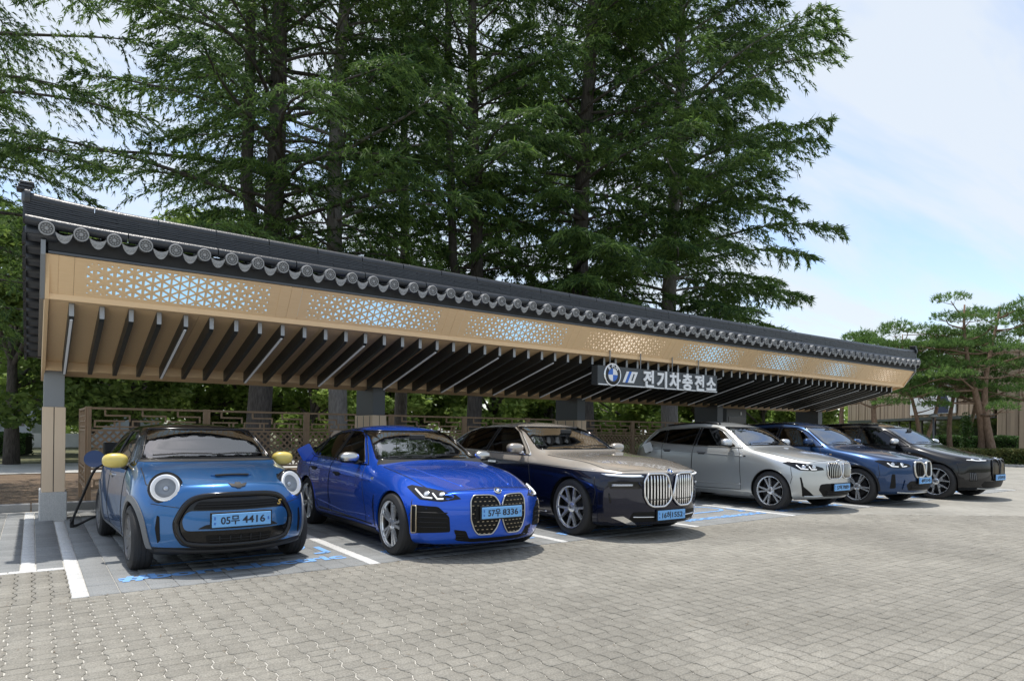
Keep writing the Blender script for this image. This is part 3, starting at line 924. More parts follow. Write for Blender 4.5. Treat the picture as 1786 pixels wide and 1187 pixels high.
# ---------------------------------------------------------------- hanging sign
mat('sign_grey', (.06, .068, .074), .5, .2)
mat('letter_white', (.80, .81, .82), .45)
SG = empty('charging_sign', (8.66, 9.28, 2.46), 0, 'grey hanging sign with round badge and white Korean letters under the carport roof', 'sign')
slen = 3.58
MB().bbox((slen / 2, .06, 0), (slen, .18, .37), .008).build('sign_box', M['sign_grey'], SG)
MB().box((slen / 2, -.0345, -.172), (slen - .02, .006, .02)).build('sign_edge', M['letter_white'], SG)
for x in (.40, 1.25, 2.2, 3.05):
    MB().tube([(x, .06, .18), (x, .06, .50)], .012, 6).build('hanger_rod', M['steel_mid'], SG)
E = roundel(.215, SG, Matrix.Translation((.38, -.040, .02)) @ Matrix.Rotation(PI / 2, 4, 'X'), 'badge')
for t, a in (('B', 128), ('M', 90), ('W', 52)):
    lm = text_mesh(t, .068, .003, .003); lm.materials.append(M['letter_white'])
    q = link('badge_letter', lm, E, (.38 + .163 * math.cos(R(a)), -.050, .02 + .163 * math.sin(R(a)))); q.rotation_euler = (0, -R(a - 90), 0)
for xa, w, m in ((.65, .065, 'letter_white'), (.718, .07, 'emblem_blue'), (.791, .17, 'letter_white')):
    MB().prism([(xa, -.11), (xa + w, -.11), (xa + w + .11, .11), (xa + .11, .11)], -.042, -.0315, 'y').build('stripe_mark', M[m], SG)
lm = text_mesh('i', .14, .002, .008, shear=.45); lm.materials.append(M['sign_grey']); link('stripe_letter', lm, SG, (.93, -.044, .0))
for k, ch in enumerate('전기차충전소'):
    lm = text_mesh(ch, .262, .012, .013); lm.materials.append(M['letter_white'])
    link('sign_letter', lm, SG, (1.37 + k * .395, -.046, -.005))

# ---------------------------------------------------------------- lattice fence behind the bays
mat('fence_wood', (.36, .245, .15), .6, var=.4, vscale=8)
def fence_panel(name, w, label):
    r = empty(name, label=label, cat='fence', group='lattice fence panels behind the bays')
    z0, z1, z2, z3, z4, z5 = .31, .62, .67, 1.29, 1.33, 1.69
    t = .028
    for x in (0, w): MB().bbox((x, 0, z5 / 2 + .01), (.06, .06, z5 + .03), .004).build('post', M['fence_wood'], r)
    for z in (z0, z1 + .02, z3 + .02, z5): MB().box((w / 2, 0, z), (w - .062, .04, .036)).build('rail', M['fence_wood'], r)
    mb = MB()
    h = z3 - z2; d = .125; n = int((w + h) / d) + 1
    for k in range(n):
        for sg in (-1, 1):
            a = k * d - h
            pts = []
            for u in (0, 1):
                pts.append((a + u * h, z2 + u * h))
            (xa, za), (xb, zb_) = pts
            if xa < .03: za += (.03 - xa); xa = .03
            if xb > w - .03: zb_ -= (xb - (w - .03)); xb = w - .03
            if xb - xa < .03: continue
            if sg < 0: xa, xb = w - xa, w - xb
            L_ = math.hypot(xb - xa, zb_ - za); an = math.atan2(zb_ - za, xb - xa)
            mb.box(((xa + xb) / 2, .007 * sg, (za + zb_) / 2), (L_, .013, .034), ry=-an)
    tag(mb.build('lattice', M['fence_wood'], r), kind='stuff')
    def key(zb_, zt_, nm):
        """fret of right-angled bars"""
        mb = MB(); H = zt_ - zb_
        x = .06; k = 0
        zz = [zb_ + H * f for f in (.12, .42, .70, .95)]
        def hbar(xa, xb, z): mb.box(((xa + xb) / 2, 0, z), (abs(xb - xa) + t, .03, t))
        def vbar(x, za, zb2): mb.box((x, .0015, (za + zb2) / 2), (t, .027, abs(zb2 - za) + t - .002))
        u = (w - .12) / 3
        for q in range(3):
            xa = .06 + q * u
            hbar(xa + .02, xa + u * .55, zz[0]); vbar(xa + .02, zz[0], zz[1]); hbar(xa + .02, xa + u * .8, zz[1])
            vbar(xa + u * .55, zz[0], zz[1] - .03)
            hbar(xa + u * .30, xa + u * .95, zz[2]); vbar(xa + u * .30, zz[2], zz[3]); vbar(xa + u * .95, zz[1], zz[2])
            vbar(xa + u * .68, zb_, zz[1])
            hbar(xa + u * .62, xa + u * 1.0, zz[0])
        tag(mb.build(nm, M['fence_wood'], r), kind='stuff')
    key(z3 + .04, z5 - .02, 'upper_fret'); key(z0, z1, 'lower_fret')
    return r
FX0, FY = .80, 13.55
fp0 = fence_panel('fence_panel', 1.84, 'brown lattice fence panel nearest the left pillar, behind the small hatchback')
fp0.location = (FX0, FY, 0)
LAB = ['brown lattice fence panel between saloon roof and the middle pillar', 'brown lattice fence panel just right of the middle pillar', 'brown lattice fence panel left of the silver-white SUV tail', 'shaded lattice fence panel behind the silver-white SUV roof', 'shaded lattice fence panel beside the tall charging cabinet', 'last lattice fence panel towards the far pillars']
for k in range(1, 11):
    c_ = copy_tree(fp0); c_.location = (FX0 + 1.9 * k, FY, 0)
    c_['label'] = ['', 'brown lattice fence panel behind the roof of the small hatchback', 'brown lattice fence panel between the hatchback and the bright blue coupe',
                   'brown lattice fence panel behind the roof of the bright blue coupe', 'brown lattice fence panel behind the tail of the two-tone saloon'][k] if k < 5 else LAB[k - 5]
c_ = copy_tree(fp0); c_.location = (FX0 - .03, FY + 1.9, 0); c_.rotation_euler = (0, 0, -PI / 2)
c_['label'] = 'brown lattice fence panel turning back at the left end of the fence'

# ---------------------------------------------------------------- chargers and cables
CH = empty('charging_station', (1.06, 11.25, 0), 0, 'black charging cabinet with round badge behind the small hatchback', 'charger')
MB().bbox((0, .12, .60), (.42, .24, 1.08), .012).build('cabinet', M['black_plastic'], CH)
MB().bbox((0, .12, .04), (.52, .30, .09), .01).build('cabinet_foot', M['steel_grey'], CH)
MB().box((0, -.004, .70), (.36, .008, .60)).build('front_panel', M['black_gloss'], CH)
roundel(.055, CH, Matrix.Translation((.03, -.012, 1.085)) @ Matrix.Rotation(PI / 2, 4, 'X'), 'badge')
mat('cable_black', (.012, .012, .012), .45)
pts = spline([(.74, 9.92, .90), (.64, 9.95, .80), (.52, 10.2, .42), (.455, 10.7, .12), (.45, 10.85, .022), (.52, 10.9, .02), (.72, 10.95, .11), (.88, 11.05, .12), (1.0, 11.22, .25)], 6, False)
cb = tag(MB().tube(pts, .017, 8).build('charging_cable', M['cable_black'], None, True), 'black charging cable hanging from the hatchback flank down to the ground', 'cable')
MB().bbox((.45, 10.80, .06), (.05, .05, .12), .008).build('cable_clip', M['cable_black'], cb)
c2 = empty('charging_station', (17.4, 12.4, 0), 0, 'tall dark charging cabinet standing between the carport pillars above the white SUV', 'charger')
MB().bbox((0, .3, 1.08), (1.0, .55, 2.14), .02).build('cabinet', M['steel_grey'], c2)
MB().box((0, .02, 1.55), (.8, .01, .7)).build('front_panel', M['black_gloss'], c2)
MB().box((.2, .012, 2.0), (.06, .008, .09)).build('panel_mark', M['letter_white'], c2)

# dry needles and leaf bits blown along the joints
_P = []
for i in range(1500):
    x, y = random.uniform(-3.5, 14), random.choice((random.uniform(2.6, 6.3), random.gauss(6.3, .12), random.gauss(11.9, .6)))
    a_ = random.random() * PI; l_ = random.uniform(.012, .035); w_ = random.uniform(.002, .006)
    dx, dy = math.cos(a_) * l_, math.sin(a_) * l_
    _P.append([(x - dx, y - dy, .003), (x + dy * w_ / l_, y - dx * w_ / l_, .004), (x + dx, y + dy, .005)])
V_ = np.array(_P).reshape(-1, 3)
tag(link('fallen_needles', np_mesh('fallen_needles', V_, np.arange(len(V_)).reshape(-1, 3), M['dry_needles'])), kind='stuff')
# ================================================================ trees
def at(px, d, z=0.0):
    """place seen at column px of the photograph, d metres deep along the view"""
    r_ = (px - 893.0) / 1160.0 * d
    return (FWD.x * d + RGT.x * r_, FWD.y * d + RGT.y * r_, z)

mat('bark_dark', (.050, .042, .036), .95, var=.9, vscale=9, col2=(.13, .115, .10), bump=1.0, bscale=22, stretch=(3, 3, .6))
mat('bark_grey', (.17, .155, .14), .95, var=.9, vscale=9, col2=(.30, .28, .26), bump=1.0, bscale=22, stretch=(3, 3, .6))
mat('bark_red', (.17, .105, .07), .95, var=.9, vscale=7, col2=(.30, .21, .15), bump=1.0, bscale=18, stretch=(2, 2, .8))
leaf_mat('cedar_needles', (.034, .08, .024), (.19, .30, .068), .46, .7)
leaf_mat('pine_needles', (.075, .15, .04), (.20, .32, .085), .45, .8)
leaf_mat('broad_leaves', (.13, .21, .04), (.30, .40, .10), .5, .5)
leaf_mat('broad_leaves_dark', (.075, .13, .03), (.20, .28, .065), .5, .5)
leaf_mat('hedge_leaves', (.040, .095, .022), (.11, .20, .05), .3, .9)
leaf_mat('azalea_leaves', (.06, .10, .025), (.20, .19, .06), .3, 1.6)
mat("twig_dark", (.02, .028, .012), .95)

def blades(P, D, k, ln, wd, spread, droop=0.0, r=None):
    """k pointed blades per tuft at points P heading along D"""
    r = r or rng
    n = len(P)
    P = np.repeat(P, k, 0); D = np.repeat(D, k, 0)
    D = D + r.normal(0, spread, D.shape); D[:, 2] -= droop * r.random(len(D))
    D /= np.linalg.norm(D, axis=1, keepdims=True) + 1e-9
    S_ = np.cross(D, r.normal(0, 1, D.shape)); S_ /= np.linalg.norm(S_, axis=1, keepdims=True) + 1e-9
    L_ = (ln * (.65 + .7 * r.random(len(D))))[:, None]
    W_ = (wd * (.7 + .6 * r.random(len(D))))[:, None]
    P = P + r.normal(0, ln * .12, P.shape)
    V = np.stack([P - S_ * W_, P + S_ * W_, P + D * L_], 1).reshape(-1, 3)
    return V

def crown_from(Vs, name, m, parent, loc=None):
    V = np.concatenate(Vs)
    if name == 'crown' and parent.name.startswith('cedar'):      # the boughs over the roof were cut back
        T = V.reshape(-1, 3, 3); w = T[:, :, 1].min(1) + parent.location.y
        V = T[~((w < 13.4) & (T[:, :, 2].min(1) < 4.6))].reshape(-1, 3)
    F = np.arange(len(V), dtype=np.int32).reshape(-1, 3)
    return tag(link(name, np_mesh(name, V, F, m), parent, loc), kind=None)

def cedar(px, d, H, Rmax, label, zlow=3.5, trunk=.36, seed=1, bark='bark_dark', dens=1.0, lean=(0, 0), bare=None, zcap=None, twin=None, rise=.34, pexp=.72, bot=.12):
    r = np.random.default_rng(seed); rr = random.Random(seed)
    loc = at(px, d)
    root = empty('cedar_tree', loc, 0, label, 'tree', 'tall cedars behind the carport')
    axis = lambda z: Vector((lean[0] * z / H + .12 * math.sin(z * .35 + seed), lean[1] * z / H + .12 * math.cos(z * .31 + seed * 2), z))
    zs = np.linspace(0, min(H, (zcap or H)), 16)
    mb = MB().tube([axis(z) for z in zs], [trunk * (1.05 if z < .1 else .78) * (1 - z / H * .9) + .02 for z in zs], 12)
    if twin:
        zs2 = np.linspace(twin[0], H * .9, 12)
        mb.tube([axis(z) + Vector((twin[1] * min(1, (z - twin[0]) / 3), twin[2] * min(1, (z - twin[0]) / 3), 0)) for z in zs2], [trunk * .5 * (1 - z / H * .9) + .02 for z in zs2], 9)
    mb.build('trunk', M[bark], root, True)
    lim = MB(); Vs = []
    z = zlow
    while z < min(H - .4, zcap or 99):
        u = (z - zlow) / (H - zlow)
        nbr = 3 + (rr.random() < .55 * dens)
        a0 = rr.random() * 2 * PI
        for b in range(nbr):
            an = a0 + b * 2 * PI / nbr + rr.gauss(0, .35)
            R_ = Rmax * ((1 - u) ** pexp) * (.62 + .5 * rr.random()) + .35
            if u < bot: R_ *= .5 + .5 * u / bot
            up = rise * (.55 + .8 * rr.random()) * (.35 + .9 * u + .25)
            dr = .30 + .12 * rr.random()
            ca, sa = math.cos(an), math.sin(an)
            o = axis(z)
            t = np.linspace(0, 1, 9)
            rad = R_ * t; hz = R_ * (up * t - dr * t ** 2.3 * .75)
            wob = R_ * .05 * np.sin(t * 5 + rr.random() * 6)
            B = np.stack([o.x + ca * rad - sa * wob, o.y + sa * rad + ca * wob, o.z + hz], 1)
            if (o.z + hz[-1] < 4.3) and loc[1] + sa * R_ < 13.6: continue
            lim.tube([Vector(p) for p in B], [max(.006, .011 * R_ * (1 - q) ** .8) for q in t], 5, cap=False)
            # sprays left and right of the branch, hanging a little at their ends
            s0 = .18 + .1 * rr.random()
            st = max(.16, .055 * R_) / dens
            ns = max(4, int(R_ * (1 - s0) / st))
            S_ = s0 + (1 - s0) * (np.arange(ns) + r.random(ns) * .8) / ns
            pos = np.stack([np.interp(S_, t, B[:, i]) for i in range(3)], 1)
            for side in (-1, 1):
                ll = (.30 * R_ * (1 - S_) ** .55 * (.55 + .65 * r.random(ns)) + .22)
                fa = an + side * (1.05 + .25 * r.normal(0, 1, ns))
                nt = max(3, int(ll.max() / .105))
                q = (np.arange(nt)[None, :] + .5) / nt
                L_ = ll[:, None] * q
                X = pos[:, None, 0] + np.cos(fa)[:, None] * L_
                Y = pos[:, None, 1] + np.sin(fa)[:, None] * L_
                Z = pos[:, None, 2] - ll[:, None] * (.05 * q + .42 * q ** 2) + r.normal(0, .03, L_.shape)
                P = np.stack([X, Y, Z], 2).reshape(-1, 3)
                keep = (np.repeat(ll, nt).reshape(ns, nt) * 1 > 0).ravel() & (r.random(ns * nt) < .93)
                Dx = np.stack([np.repeat(np.cos(fa), nt), np.repeat(np.sin(fa), nt), np.tile(-.15 - .75 * q[0], ns)], 1)
                Vs.append(blades(P[keep], Dx[keep], 5 if d < 16 else 4, .175 * min(1, max(.6, d / 20)), .019 * min(1, max(.55, d / 20)), .5, .3, r))
            # tip
            tp = np.stack([np.interp(np.linspace(.8, 1, 7), t, B[:, i]) for i in range(3)], 1)
            Vs.append(blades(tp, np.tile([ca, sa, -.25], (7, 1)), 5, .24, .024, .35, .3, r))
        z += (.40 + .20 * rr.random()) / (.8 + .2 * dens) * (1 if u < .75 else .75)
    # dead twigs on the bare lower stem
    for i in range(14):
        z = rr.uniform(zlow * .7, zlow + 5); an = rr.random() * 2 * PI; o = axis(z); L_ = rr.uniform(.8, 2.4)
        lim.tube([o, o + Vector((math.cos(an) * L_ * .5, math.sin(an) * L_ * .5, .1)), o + Vector((math.cos(an) * L_, math.sin(an) * L_, -.15))], [.025, .015, .005], 4, cap=False)
    tag(lim.build('branch', M[bark], root, True), kind='stuff')
    crown_from(Vs, 'crown', M['cedar_needles'], root)
    return root

cedar(-150, 14.0, 21, 5.6, 'dark cedar at the left edge, its drooping boughs hanging into the picture', 3.2, .36, 3, zcap=15.5, dens=.9)
cedar(452, 17.0, 25, 6.6, 'tall cedar with dark trunk rising behind the roof of the small hatchback', 4.9, .38, 5, zcap=16.5, twin=(4.5, -.6, .5), lean=(.8, 0), dens=1.0)
cedar(580, 18.0, 25, 5.2, 'cedar with pale grey lower trunk just right of the darkest left trunk', 5.2, .32, 8, 'bark_grey', zcap=17.5, lean=(.5, .2), dens=.98)
cedar(822, 19.5, 24, 4.8, 'slim cedar in the middle of the row above the two-tone saloon', 4.6, .28, 13, zcap=18.5, twin=(3.0, -.7, .2), dens=1.05)
cedar(1018, 20.5, 25, 5.2, 'large cedar right of the middle, behind the hanging sign', 4.2, .38, 21, zcap=19.5, dens=1.1)
cedar(1172, 22.5, 24, 8.2, 'rightmost cedar with long boughs reaching out against the sky', 3.8, .36, 34, 'bark_grey', zcap=21.5, rise=.40, dens=1.3, pexp=.95, bot=.42)
cedar(700, 27.0, 24, 4.6, 'farther cedar seen between the slim cedar and the pale-trunked one', 5.5, .32, 55, dens=.5, zcap=20)

def clump_leaves(C, rad, n, size, r, flat=1.0):
    """n leaf-sized faces scattered through ellipsoidal clumps centred on C"""
    k = len(C)
    idx = r.integers(0, k, n)
    d = r.normal(0, 1, (n, 3)); d /= np.linalg.norm(d, axis=1, keepdims=True)
    q = r.random(n) ** .45
    P = C[idx] + d * (rad[idx] * q)[:, None] * np.array([1, 1, flat])
    a = r.normal(0, 1, (n, 3)); a[:, 2] *= .6; a /= np.linalg.norm(a, axis=1, keepdims=True)
    b = np.cross(a, r.normal(0, 1, (n, 3))); b /= np.linalg.norm(b, axis=1, keepdims=True)
    s = (size * (.6 + .8 * r.random(n)))[:, None]
    V = np.stack([P - a * s, P + b * s * .5, P + a * s, P - b * s * .5], 1).reshape(-1, 3)
    F = np.arange(n * 4, dtype=np.int32).reshape(-1, 4)
    return V, F

def broad_tree(px, d, H, Rc, label, zlow=1.8, seed=1, n=16000, size=.11, leaves='broad_leaves', trunk=.16, clumps=46, group='broadleaved trees behind the fence', lean=0.0):
    r = np.random.default_rng(seed); rr = random.Random(seed)
    root = empty('broadleaf_tree', at(px, d), 0, label, 'tree', group)
    mb = MB(); top = zlow + (H - zlow) * .55
    mb.tube([(0, 0, -.1), (lean * .3, .05, zlow * .6), (lean * .7, -.05, zlow * 1.1), (lean, 0, top)], [trunk * 1.2, trunk, trunk * .8, trunk * .4], 9)
    C, rad = [], []
    for i in range(clumps):
        an = rr.random() * 2 * PI; u = rr.random()
        z = zlow + (H - zlow) * u
        w = Rc * math.sin(PI * min(.93, .16 + .80 * u)) ** .8 * math.sqrt(rr.random())
        c_ = Vector((lean + math.cos(an) * w, math.sin(an) * w, z)); C.append(c_); rad.append(rr.uniform(.42, .85) * Rc * .34)
        if i % 3 == 0:
            s = Vector((lean * .8, 0, min(top, zlow * .9 + (z - zlow) * .45)))
            mb.tube([s, s.lerp(c_, .5) + Vector((0, 0, .15)), c_], [trunk * .4, trunk * .25, .012], 5, cap=False)
    mb.build('trunk', M['bark_dark'], root, True)
    V, F = clump_leaves(np.array([tuple(c_) for c_ in C]), np.array(rad), n, size, r, .7)
    link('crown', np_mesh('crown', V, F, M[leaves]), root)
    return root

bl = [  # px, depth, height, crown radius, low, seed, leaves, label
    (20, 24, 9.5, 4.2, 1.9, 1, 'broad_leaves_dark', 'dark spreading broadleaf tree at the far left beside the pillar'),
    (90, 33, 11, 4.8, 1.6, 2, 'broad_leaves', 'bright green broadleaf tree far left, above the roof end'),
    (235, 27, 8.0, 3.8, 2.0, 3, 'broad_leaves_dark', 'shaded broadleaf tree behind the fence left of the small hatchback'),
    (345, 34, 12.0, 5.0, 1.8, 4, 'broad_leaves', 'bright broadleaf tree whose crown fills the gap above the left roof'),
    (425, 26, 5.2, 2.6, 1.0, 5, 'broad_leaves', 'low sunlit broadleaf tree behind the hatchback roof'),
    (520, 23.5, 4.6, 2.2, 1.2, 6, 'broad_leaves', 'small sunlit tree with slanting stem between two cedar trunks'),
    (630, 28, 6.0, 3.4, 1.0, 7, 'broad_leaves', 'low bright tree right of the pale cedar trunk'),
    (735, 31, 6.5, 3.6, 1.2, 8, 'broad_leaves_dark', 'dense darker tree behind the bright blue coupe'),
    (860, 30, 6.5, 3.6, 1.0, 9, 'broad_leaves', 'bright low tree behind the tail of the saloon'),
    (960, 33, 6.0, 3.6, .9, 10, 'broad_leaves_dark', 'dark low tree beside the middle pillar'),
    (1090, 33, 6.0, 4.0, .9, 11, 'broad_leaves', 'bright low tree between the middle pillars'),
    (1215, 38, 6.5, 3.8, .8, 12, 'broad_leaves', 'light green tree beyond the charging cabinet'),
    (1330, 42, 6.5, 4.0, .8, 14, 'broad_leaves', 'light green tree near the right end of the carport'),
    (160, 46, 14, 6.0, 2.5, 15, 'broad_leaves', 'tall pale tree far behind the left cedars'),
    (500, 50, 15, 7.0, 2.5, 16, 'broad_leaves', 'tall pale tree far behind the dark cedar trunk'),
]
for (px, d, H, Rc, zl_, sd, lv, lab) in bl:
    if 300 < px and d < 34: d += 8; H *= 1.12; Rc *= 1.12
    broad_tree(px, d, H, Rc, lab, zl_, sd, int(9000 + 260 * H * Rc), .085 + .0022 * d, lv, .12 + .012 * H, int(34 + 2 * H), lean=.8 if px == 520 else 0)

# far wood closing the view
r_ = np.random.default_rng(5)
Cw, Rw = [], []
for i in range(420):
    px = r_.uniform(-500, 1500); d = r_.uniform(58, 85); hh = r_.uniform(0, 9.0 if px < 1250 else 5)
    Cw.append(at(px, d, hh)); Rw.append(r_.uniform(1.4, 2.6))
V, F = clump_leaves(np.array(Cw), np.array(Rw), 60000, .34, r_, .8)
tag(link('far_wood', np_mesh('far_wood', V, F, M['broad_leaves'])), kind='stuff')

def hedge(px0, d0, px1, d1, w, h, label, leaves='hedge_leaves', n=9000, size=.05, seed=2, name='hedge'):
    r = np.random.default_rng(seed)
    a = Vector(at(px0, d0)); b = Vector(at(px1, d1)); L_ = (b - a).length; t = (b - a).normalized(); q = Vector((-t.y, t.x, 0))
    u = r.random(n) * L_; v = r.uniform(-1, 1, n); hz = r.random(n)
    on = r.random(n)
    bump = .10 * np.sin(u * 2.3 + seed) + .06 * np.sin(u * 5.1)
    top = h * (1 + .25 * bump)
    z = np.where(on < .5, top * (1 - .22 * v ** 4) - .05 * r.random(n), hz * top)
    vv = np.where(on < .5, v, np.sign(v) * (1 - .12 * r.random(n))) * w / 2
    P = np.stack([u * t.x + vv * q.x, u * t.y + vv * q.y, z], 1)
    aa = r.normal(0, 1, (n, 3)); aa /= np.linalg.norm(aa, axis=1, keepdims=True)
    bb = np.cross(aa, r.normal(0, 1, (n, 3))); bb /= np.linalg.norm(bb, axis=1, keepdims=True)
    s = (size * (.6 + .8 * r.random(n)))[:, None]
    V = np.stack([P - aa * s, P + bb * s * .6, P + aa * s, P - bb * s * .6], 1).reshape(-1, 3)
    root = empty(name, a, 0, label, 'hedge')
    link('foliage', np_mesh('foliage', V, np.arange(n * 4, dtype=np.int32).reshape(-1, 4), M[leaves]), root)
    mb = MB(); c_ = (b - a) / 2
    mb.box((c_.x, c_.y, h * .42), (L_ * .98, w * .78, h * .80), rz=math.atan2(t.y, t.x)); mb.build('twigs', M['twig_dark'], root)
    return root
mat('twig_dark', (.02, .028, .012), .95)
hedge(-120, 30, 52, 31.5, 1.6, 1.05, 'dark clipped hedge at the far left behind the pale lane', seed=3, n=7000)
hedge(1600, 40, 1776, 37, 1.2, 1.42, 'taller clipped hedge behind the pine trunks at the right', seed=4, n=14000)
hedge(1500, 36.2, 1900, 31, 2.8, .80, 'low broad hedge with orange-tipped leaves along the right kerb', 'azalea_leaves', 26000, .05, 5)
hedge(700, 24, 1300, 33, 1.2, .85, 'low hedge in the shade behind the lattice fence', n=14000, seed=6)
kb = tag(empty('kerb'), kind='structure')
a, b = Vector(at(1480, 34.6)), Vector(at(1990, 28.3)); L_ = (b - a).length; n_ = int(L_ / 1.0); t = (b - a).normalized()
for i in range(n_):
    o = link('kerb_stone', kme, kb, a + t * (i + .5) * 1.0 + Vector((0, 0, .03))); o.rotation_euler = (0, 0, math.atan2(t.y, t.x))
q = Vector((-t.y, t.x, 0))
sheet('planting_bed', [tuple((a + q * .1).xy), tuple((b + q * .1).xy), tuple((b + q * 14).xy), tuple((a + q * 14).xy)], .05, M['lawn_soil'])

# ---------------------------------------------------------------- red pines
def pine(px, d, H, label, seed, sway=.8, low=.38, spread=3.0, npads=26, twin=False, trunk=.17, leann=0.0, dens=1.0):
    r = np.random.default_rng(seed); rr = random.Random(seed)
    root = empty('pine_tree', at(px, d), 0, label, 'tree', 'crooked red pines beyond the carport')
    mb = MB(); stems = []
    for k in range(2 if twin else 1):
        ph = rr.random() * 6; dx = (k - .5) * .5 if twin else 0
        P = []
        for z in np.linspace(0, H * .92, 14):
            u = z / H
            s = sway * (math.sin(u * 5 + ph) - math.sin(ph)) * .5 + leann * u
            P.append(Vector((RGT.x * (s + dx * (1 + u)) + .25 * math.sin(u * 4 + ph), RGT.y * (s + dx * (1 + u)) + .25 * math.cos(u * 4 + ph), z)))
        mb.tube(P, [trunk * (1.2 if i == 0 else 1) * (1 - .82 * i / 13) for i in range(14)], 9)
        stems.append(P)
    Vs = []
    for i in range(npads):
        P = stems[i % len(stems)]
        u = low + (1 - low) * (i + rr.random()) / npads
        o = P[min(13, int(u * 13))]
        an = rr.random() * 2 * PI
        R_ = spread * (1 - .65 * max(0, u - .45) / .55) * rr.uniform(.35, 1.0)
        e = o + Vector((math.cos(an) * R_, math.sin(an) * R_, rr.uniform(.1, .75)))
        m_ = o.lerp(e, .5) + Vector((rr.gauss(0, .15), rr.gauss(0, .15), rr.uniform(-.25, .12)))
        cv = spline([o, m_, e], 4, False)
        mb.tube([Vector(p) for p in cv], list(np.linspace(trunk * .42 * (1.1 - u * .6), .014, len(cv))), 5, cap=False)
        pr = rr.uniform(.55, 1.05)
        for j in range(3):                              # a pad: side twigs ending in needle tufts
            e2 = e + Vector((rr.gauss(0, pr * .6), rr.gauss(0, pr * .6), rr.gauss(.05, .10)))
            mb.tube([m_.lerp(e, .6), e2], [.02, .008], 4, cap=False)
        n = int(150 * pr * dens)
        rad = np.sqrt(r.random(n)) * pr; aa = r.random(n) * 2 * PI
        pos = np.stack([e.x + rad * np.cos(aa), e.y + rad * np.sin(aa), e.z + .08 + .34 * (1 - (rad / pr) ** 2) * r.random(n) + r.normal(0, .05, n)], 1)
        D = np.stack([np.cos(aa) * .6, np.sin(aa) * .6, np.full(n, .75)], 1)
        Vs.append(blades(pos, D, 6, .17, .017, .55, 0, r))
    mb.build('trunk', M['bark_red'], root, True)
    crown_from(Vs, 'crown', M['pine_needles'], root)
    return root
pine(1718, 34, 8.8, 'largest red pine with crooked trunk before the striped wall', 3, .7, .36, 3.6, 40, True, .22)
pine(1655, 35.5, 7.4, 'slim red pine leaning right beside the white poster', 5, .5, .45, 2.6, 24, leann=.9, trunk=.15)
pine(1608, 34.5, 7.2, 'twin-stemmed red pine before the white poster', 8, .6, .45, 2.6, 26, True, .13)
pine(1540, 35, 6.6, 'red pine with dark curved trunk at the right end of the carport', 12, 1.1, .5, 3.2, 26, trunk=.19, leann=.6)
pine(1475, 37, 7.2, 'leaning red pine whose crown shows over the right end of the roof', 17, .9, .5, 3.0, 26, leann=.8)
pine(1800, 34, 9.0, 'red pine at the right edge of the picture', 19, .7, .4, 3.2, 30)
pine(1690, 37, 6.4, 'short red pine with ivy round its foot', 23, .4, .5, 2.0, 18, trunk=.15)
pine(1430, 39, 5.6, 'small red pine behind the far pillars', 29, .8, .55, 2.2, 16)
r9 = np.random.default_rng(9)
pv = at(1686, 36.8)
V, F = clump_leaves(np.array([(pv[0], pv[1], z) for z in np.linspace(.7, 2.4, 9)]), np.full(9, .34), 1500, .06, r9)
ivy = tag(link('ivy', np_mesh('ivy', V, F, M['hedge_leaves'])), 'green ivy climbing the foot of the short red pine', 'ivy')

# ---------------------------------------------------------------- hall with striped cladding on the right
mat('clad_a', (.40, .30, .215), .7, var=.5, vscale=3, col2=(.33, .25, .18))
mat('clad_b', (.29, .215, .155), .7, var=.5, vscale=3, col2=(.35, .27, .20))
mat('dark_glass', (.012, .014, .016), .06, coat=.5)
mat('poster_white', (.74, .76, .78), .6)
mat('poster_blue', (.020, .030, .075), .6)
mat('poster_pale', (.30, .38, .52), .6)
HB = empty('exhibition_hall', (0, 0, 0), 0, 'beige hall with striped cladding and a dark glazed ground floor beyond the pines', 'building')
def wall_run(p0, p1, z0, z1, pitch, par, nm='cladding_board'):
    a, b = Vector(p0).to_2d(), Vector(p1).to_2d(); L_ = (b - a).length; t = (b - a).normalized(); an = math.atan2(t.y, t.x); q = Vector((t.y, -t.x))
    n = int(L_ / pitch)
    mes = {}
    for i in range(n):
        m = 'clad_a' if (i * 7 + (i // 3) * 5) % 5 < 3 else 'clad_b'
        dp = random.choice((0, .03, .06))
        key = (m, dp)
        if key not in mes: mes[key] = MB().box((0, 0, (z0 + z1) / 2), (pitch - .015, .10, z1 - z0)).mesh(nm, M[m])
        c_ = a + t * (i + .5) * pitch + q * dp
        o = link(nm, mes[key], par, (c_.x, c_.y, 0)); o.rotation_euler = (0, 0, an)
A_, B_ = at(1480, 64), at(1738, 40)
wall_run(A_, B_, 2.75, 6.5, .30, HB)
C_ = at(1990, 38)
wall_run(at(1739, 39.6), C_, 0, 6.5, .22, HB)
a, b = Vector(A_), Vector(B_); t = (b - a).normalized(); q = Vector((t.y, -t.x, 0)); L_ = (b - a).length; an = math.atan2(t.y, t.x)
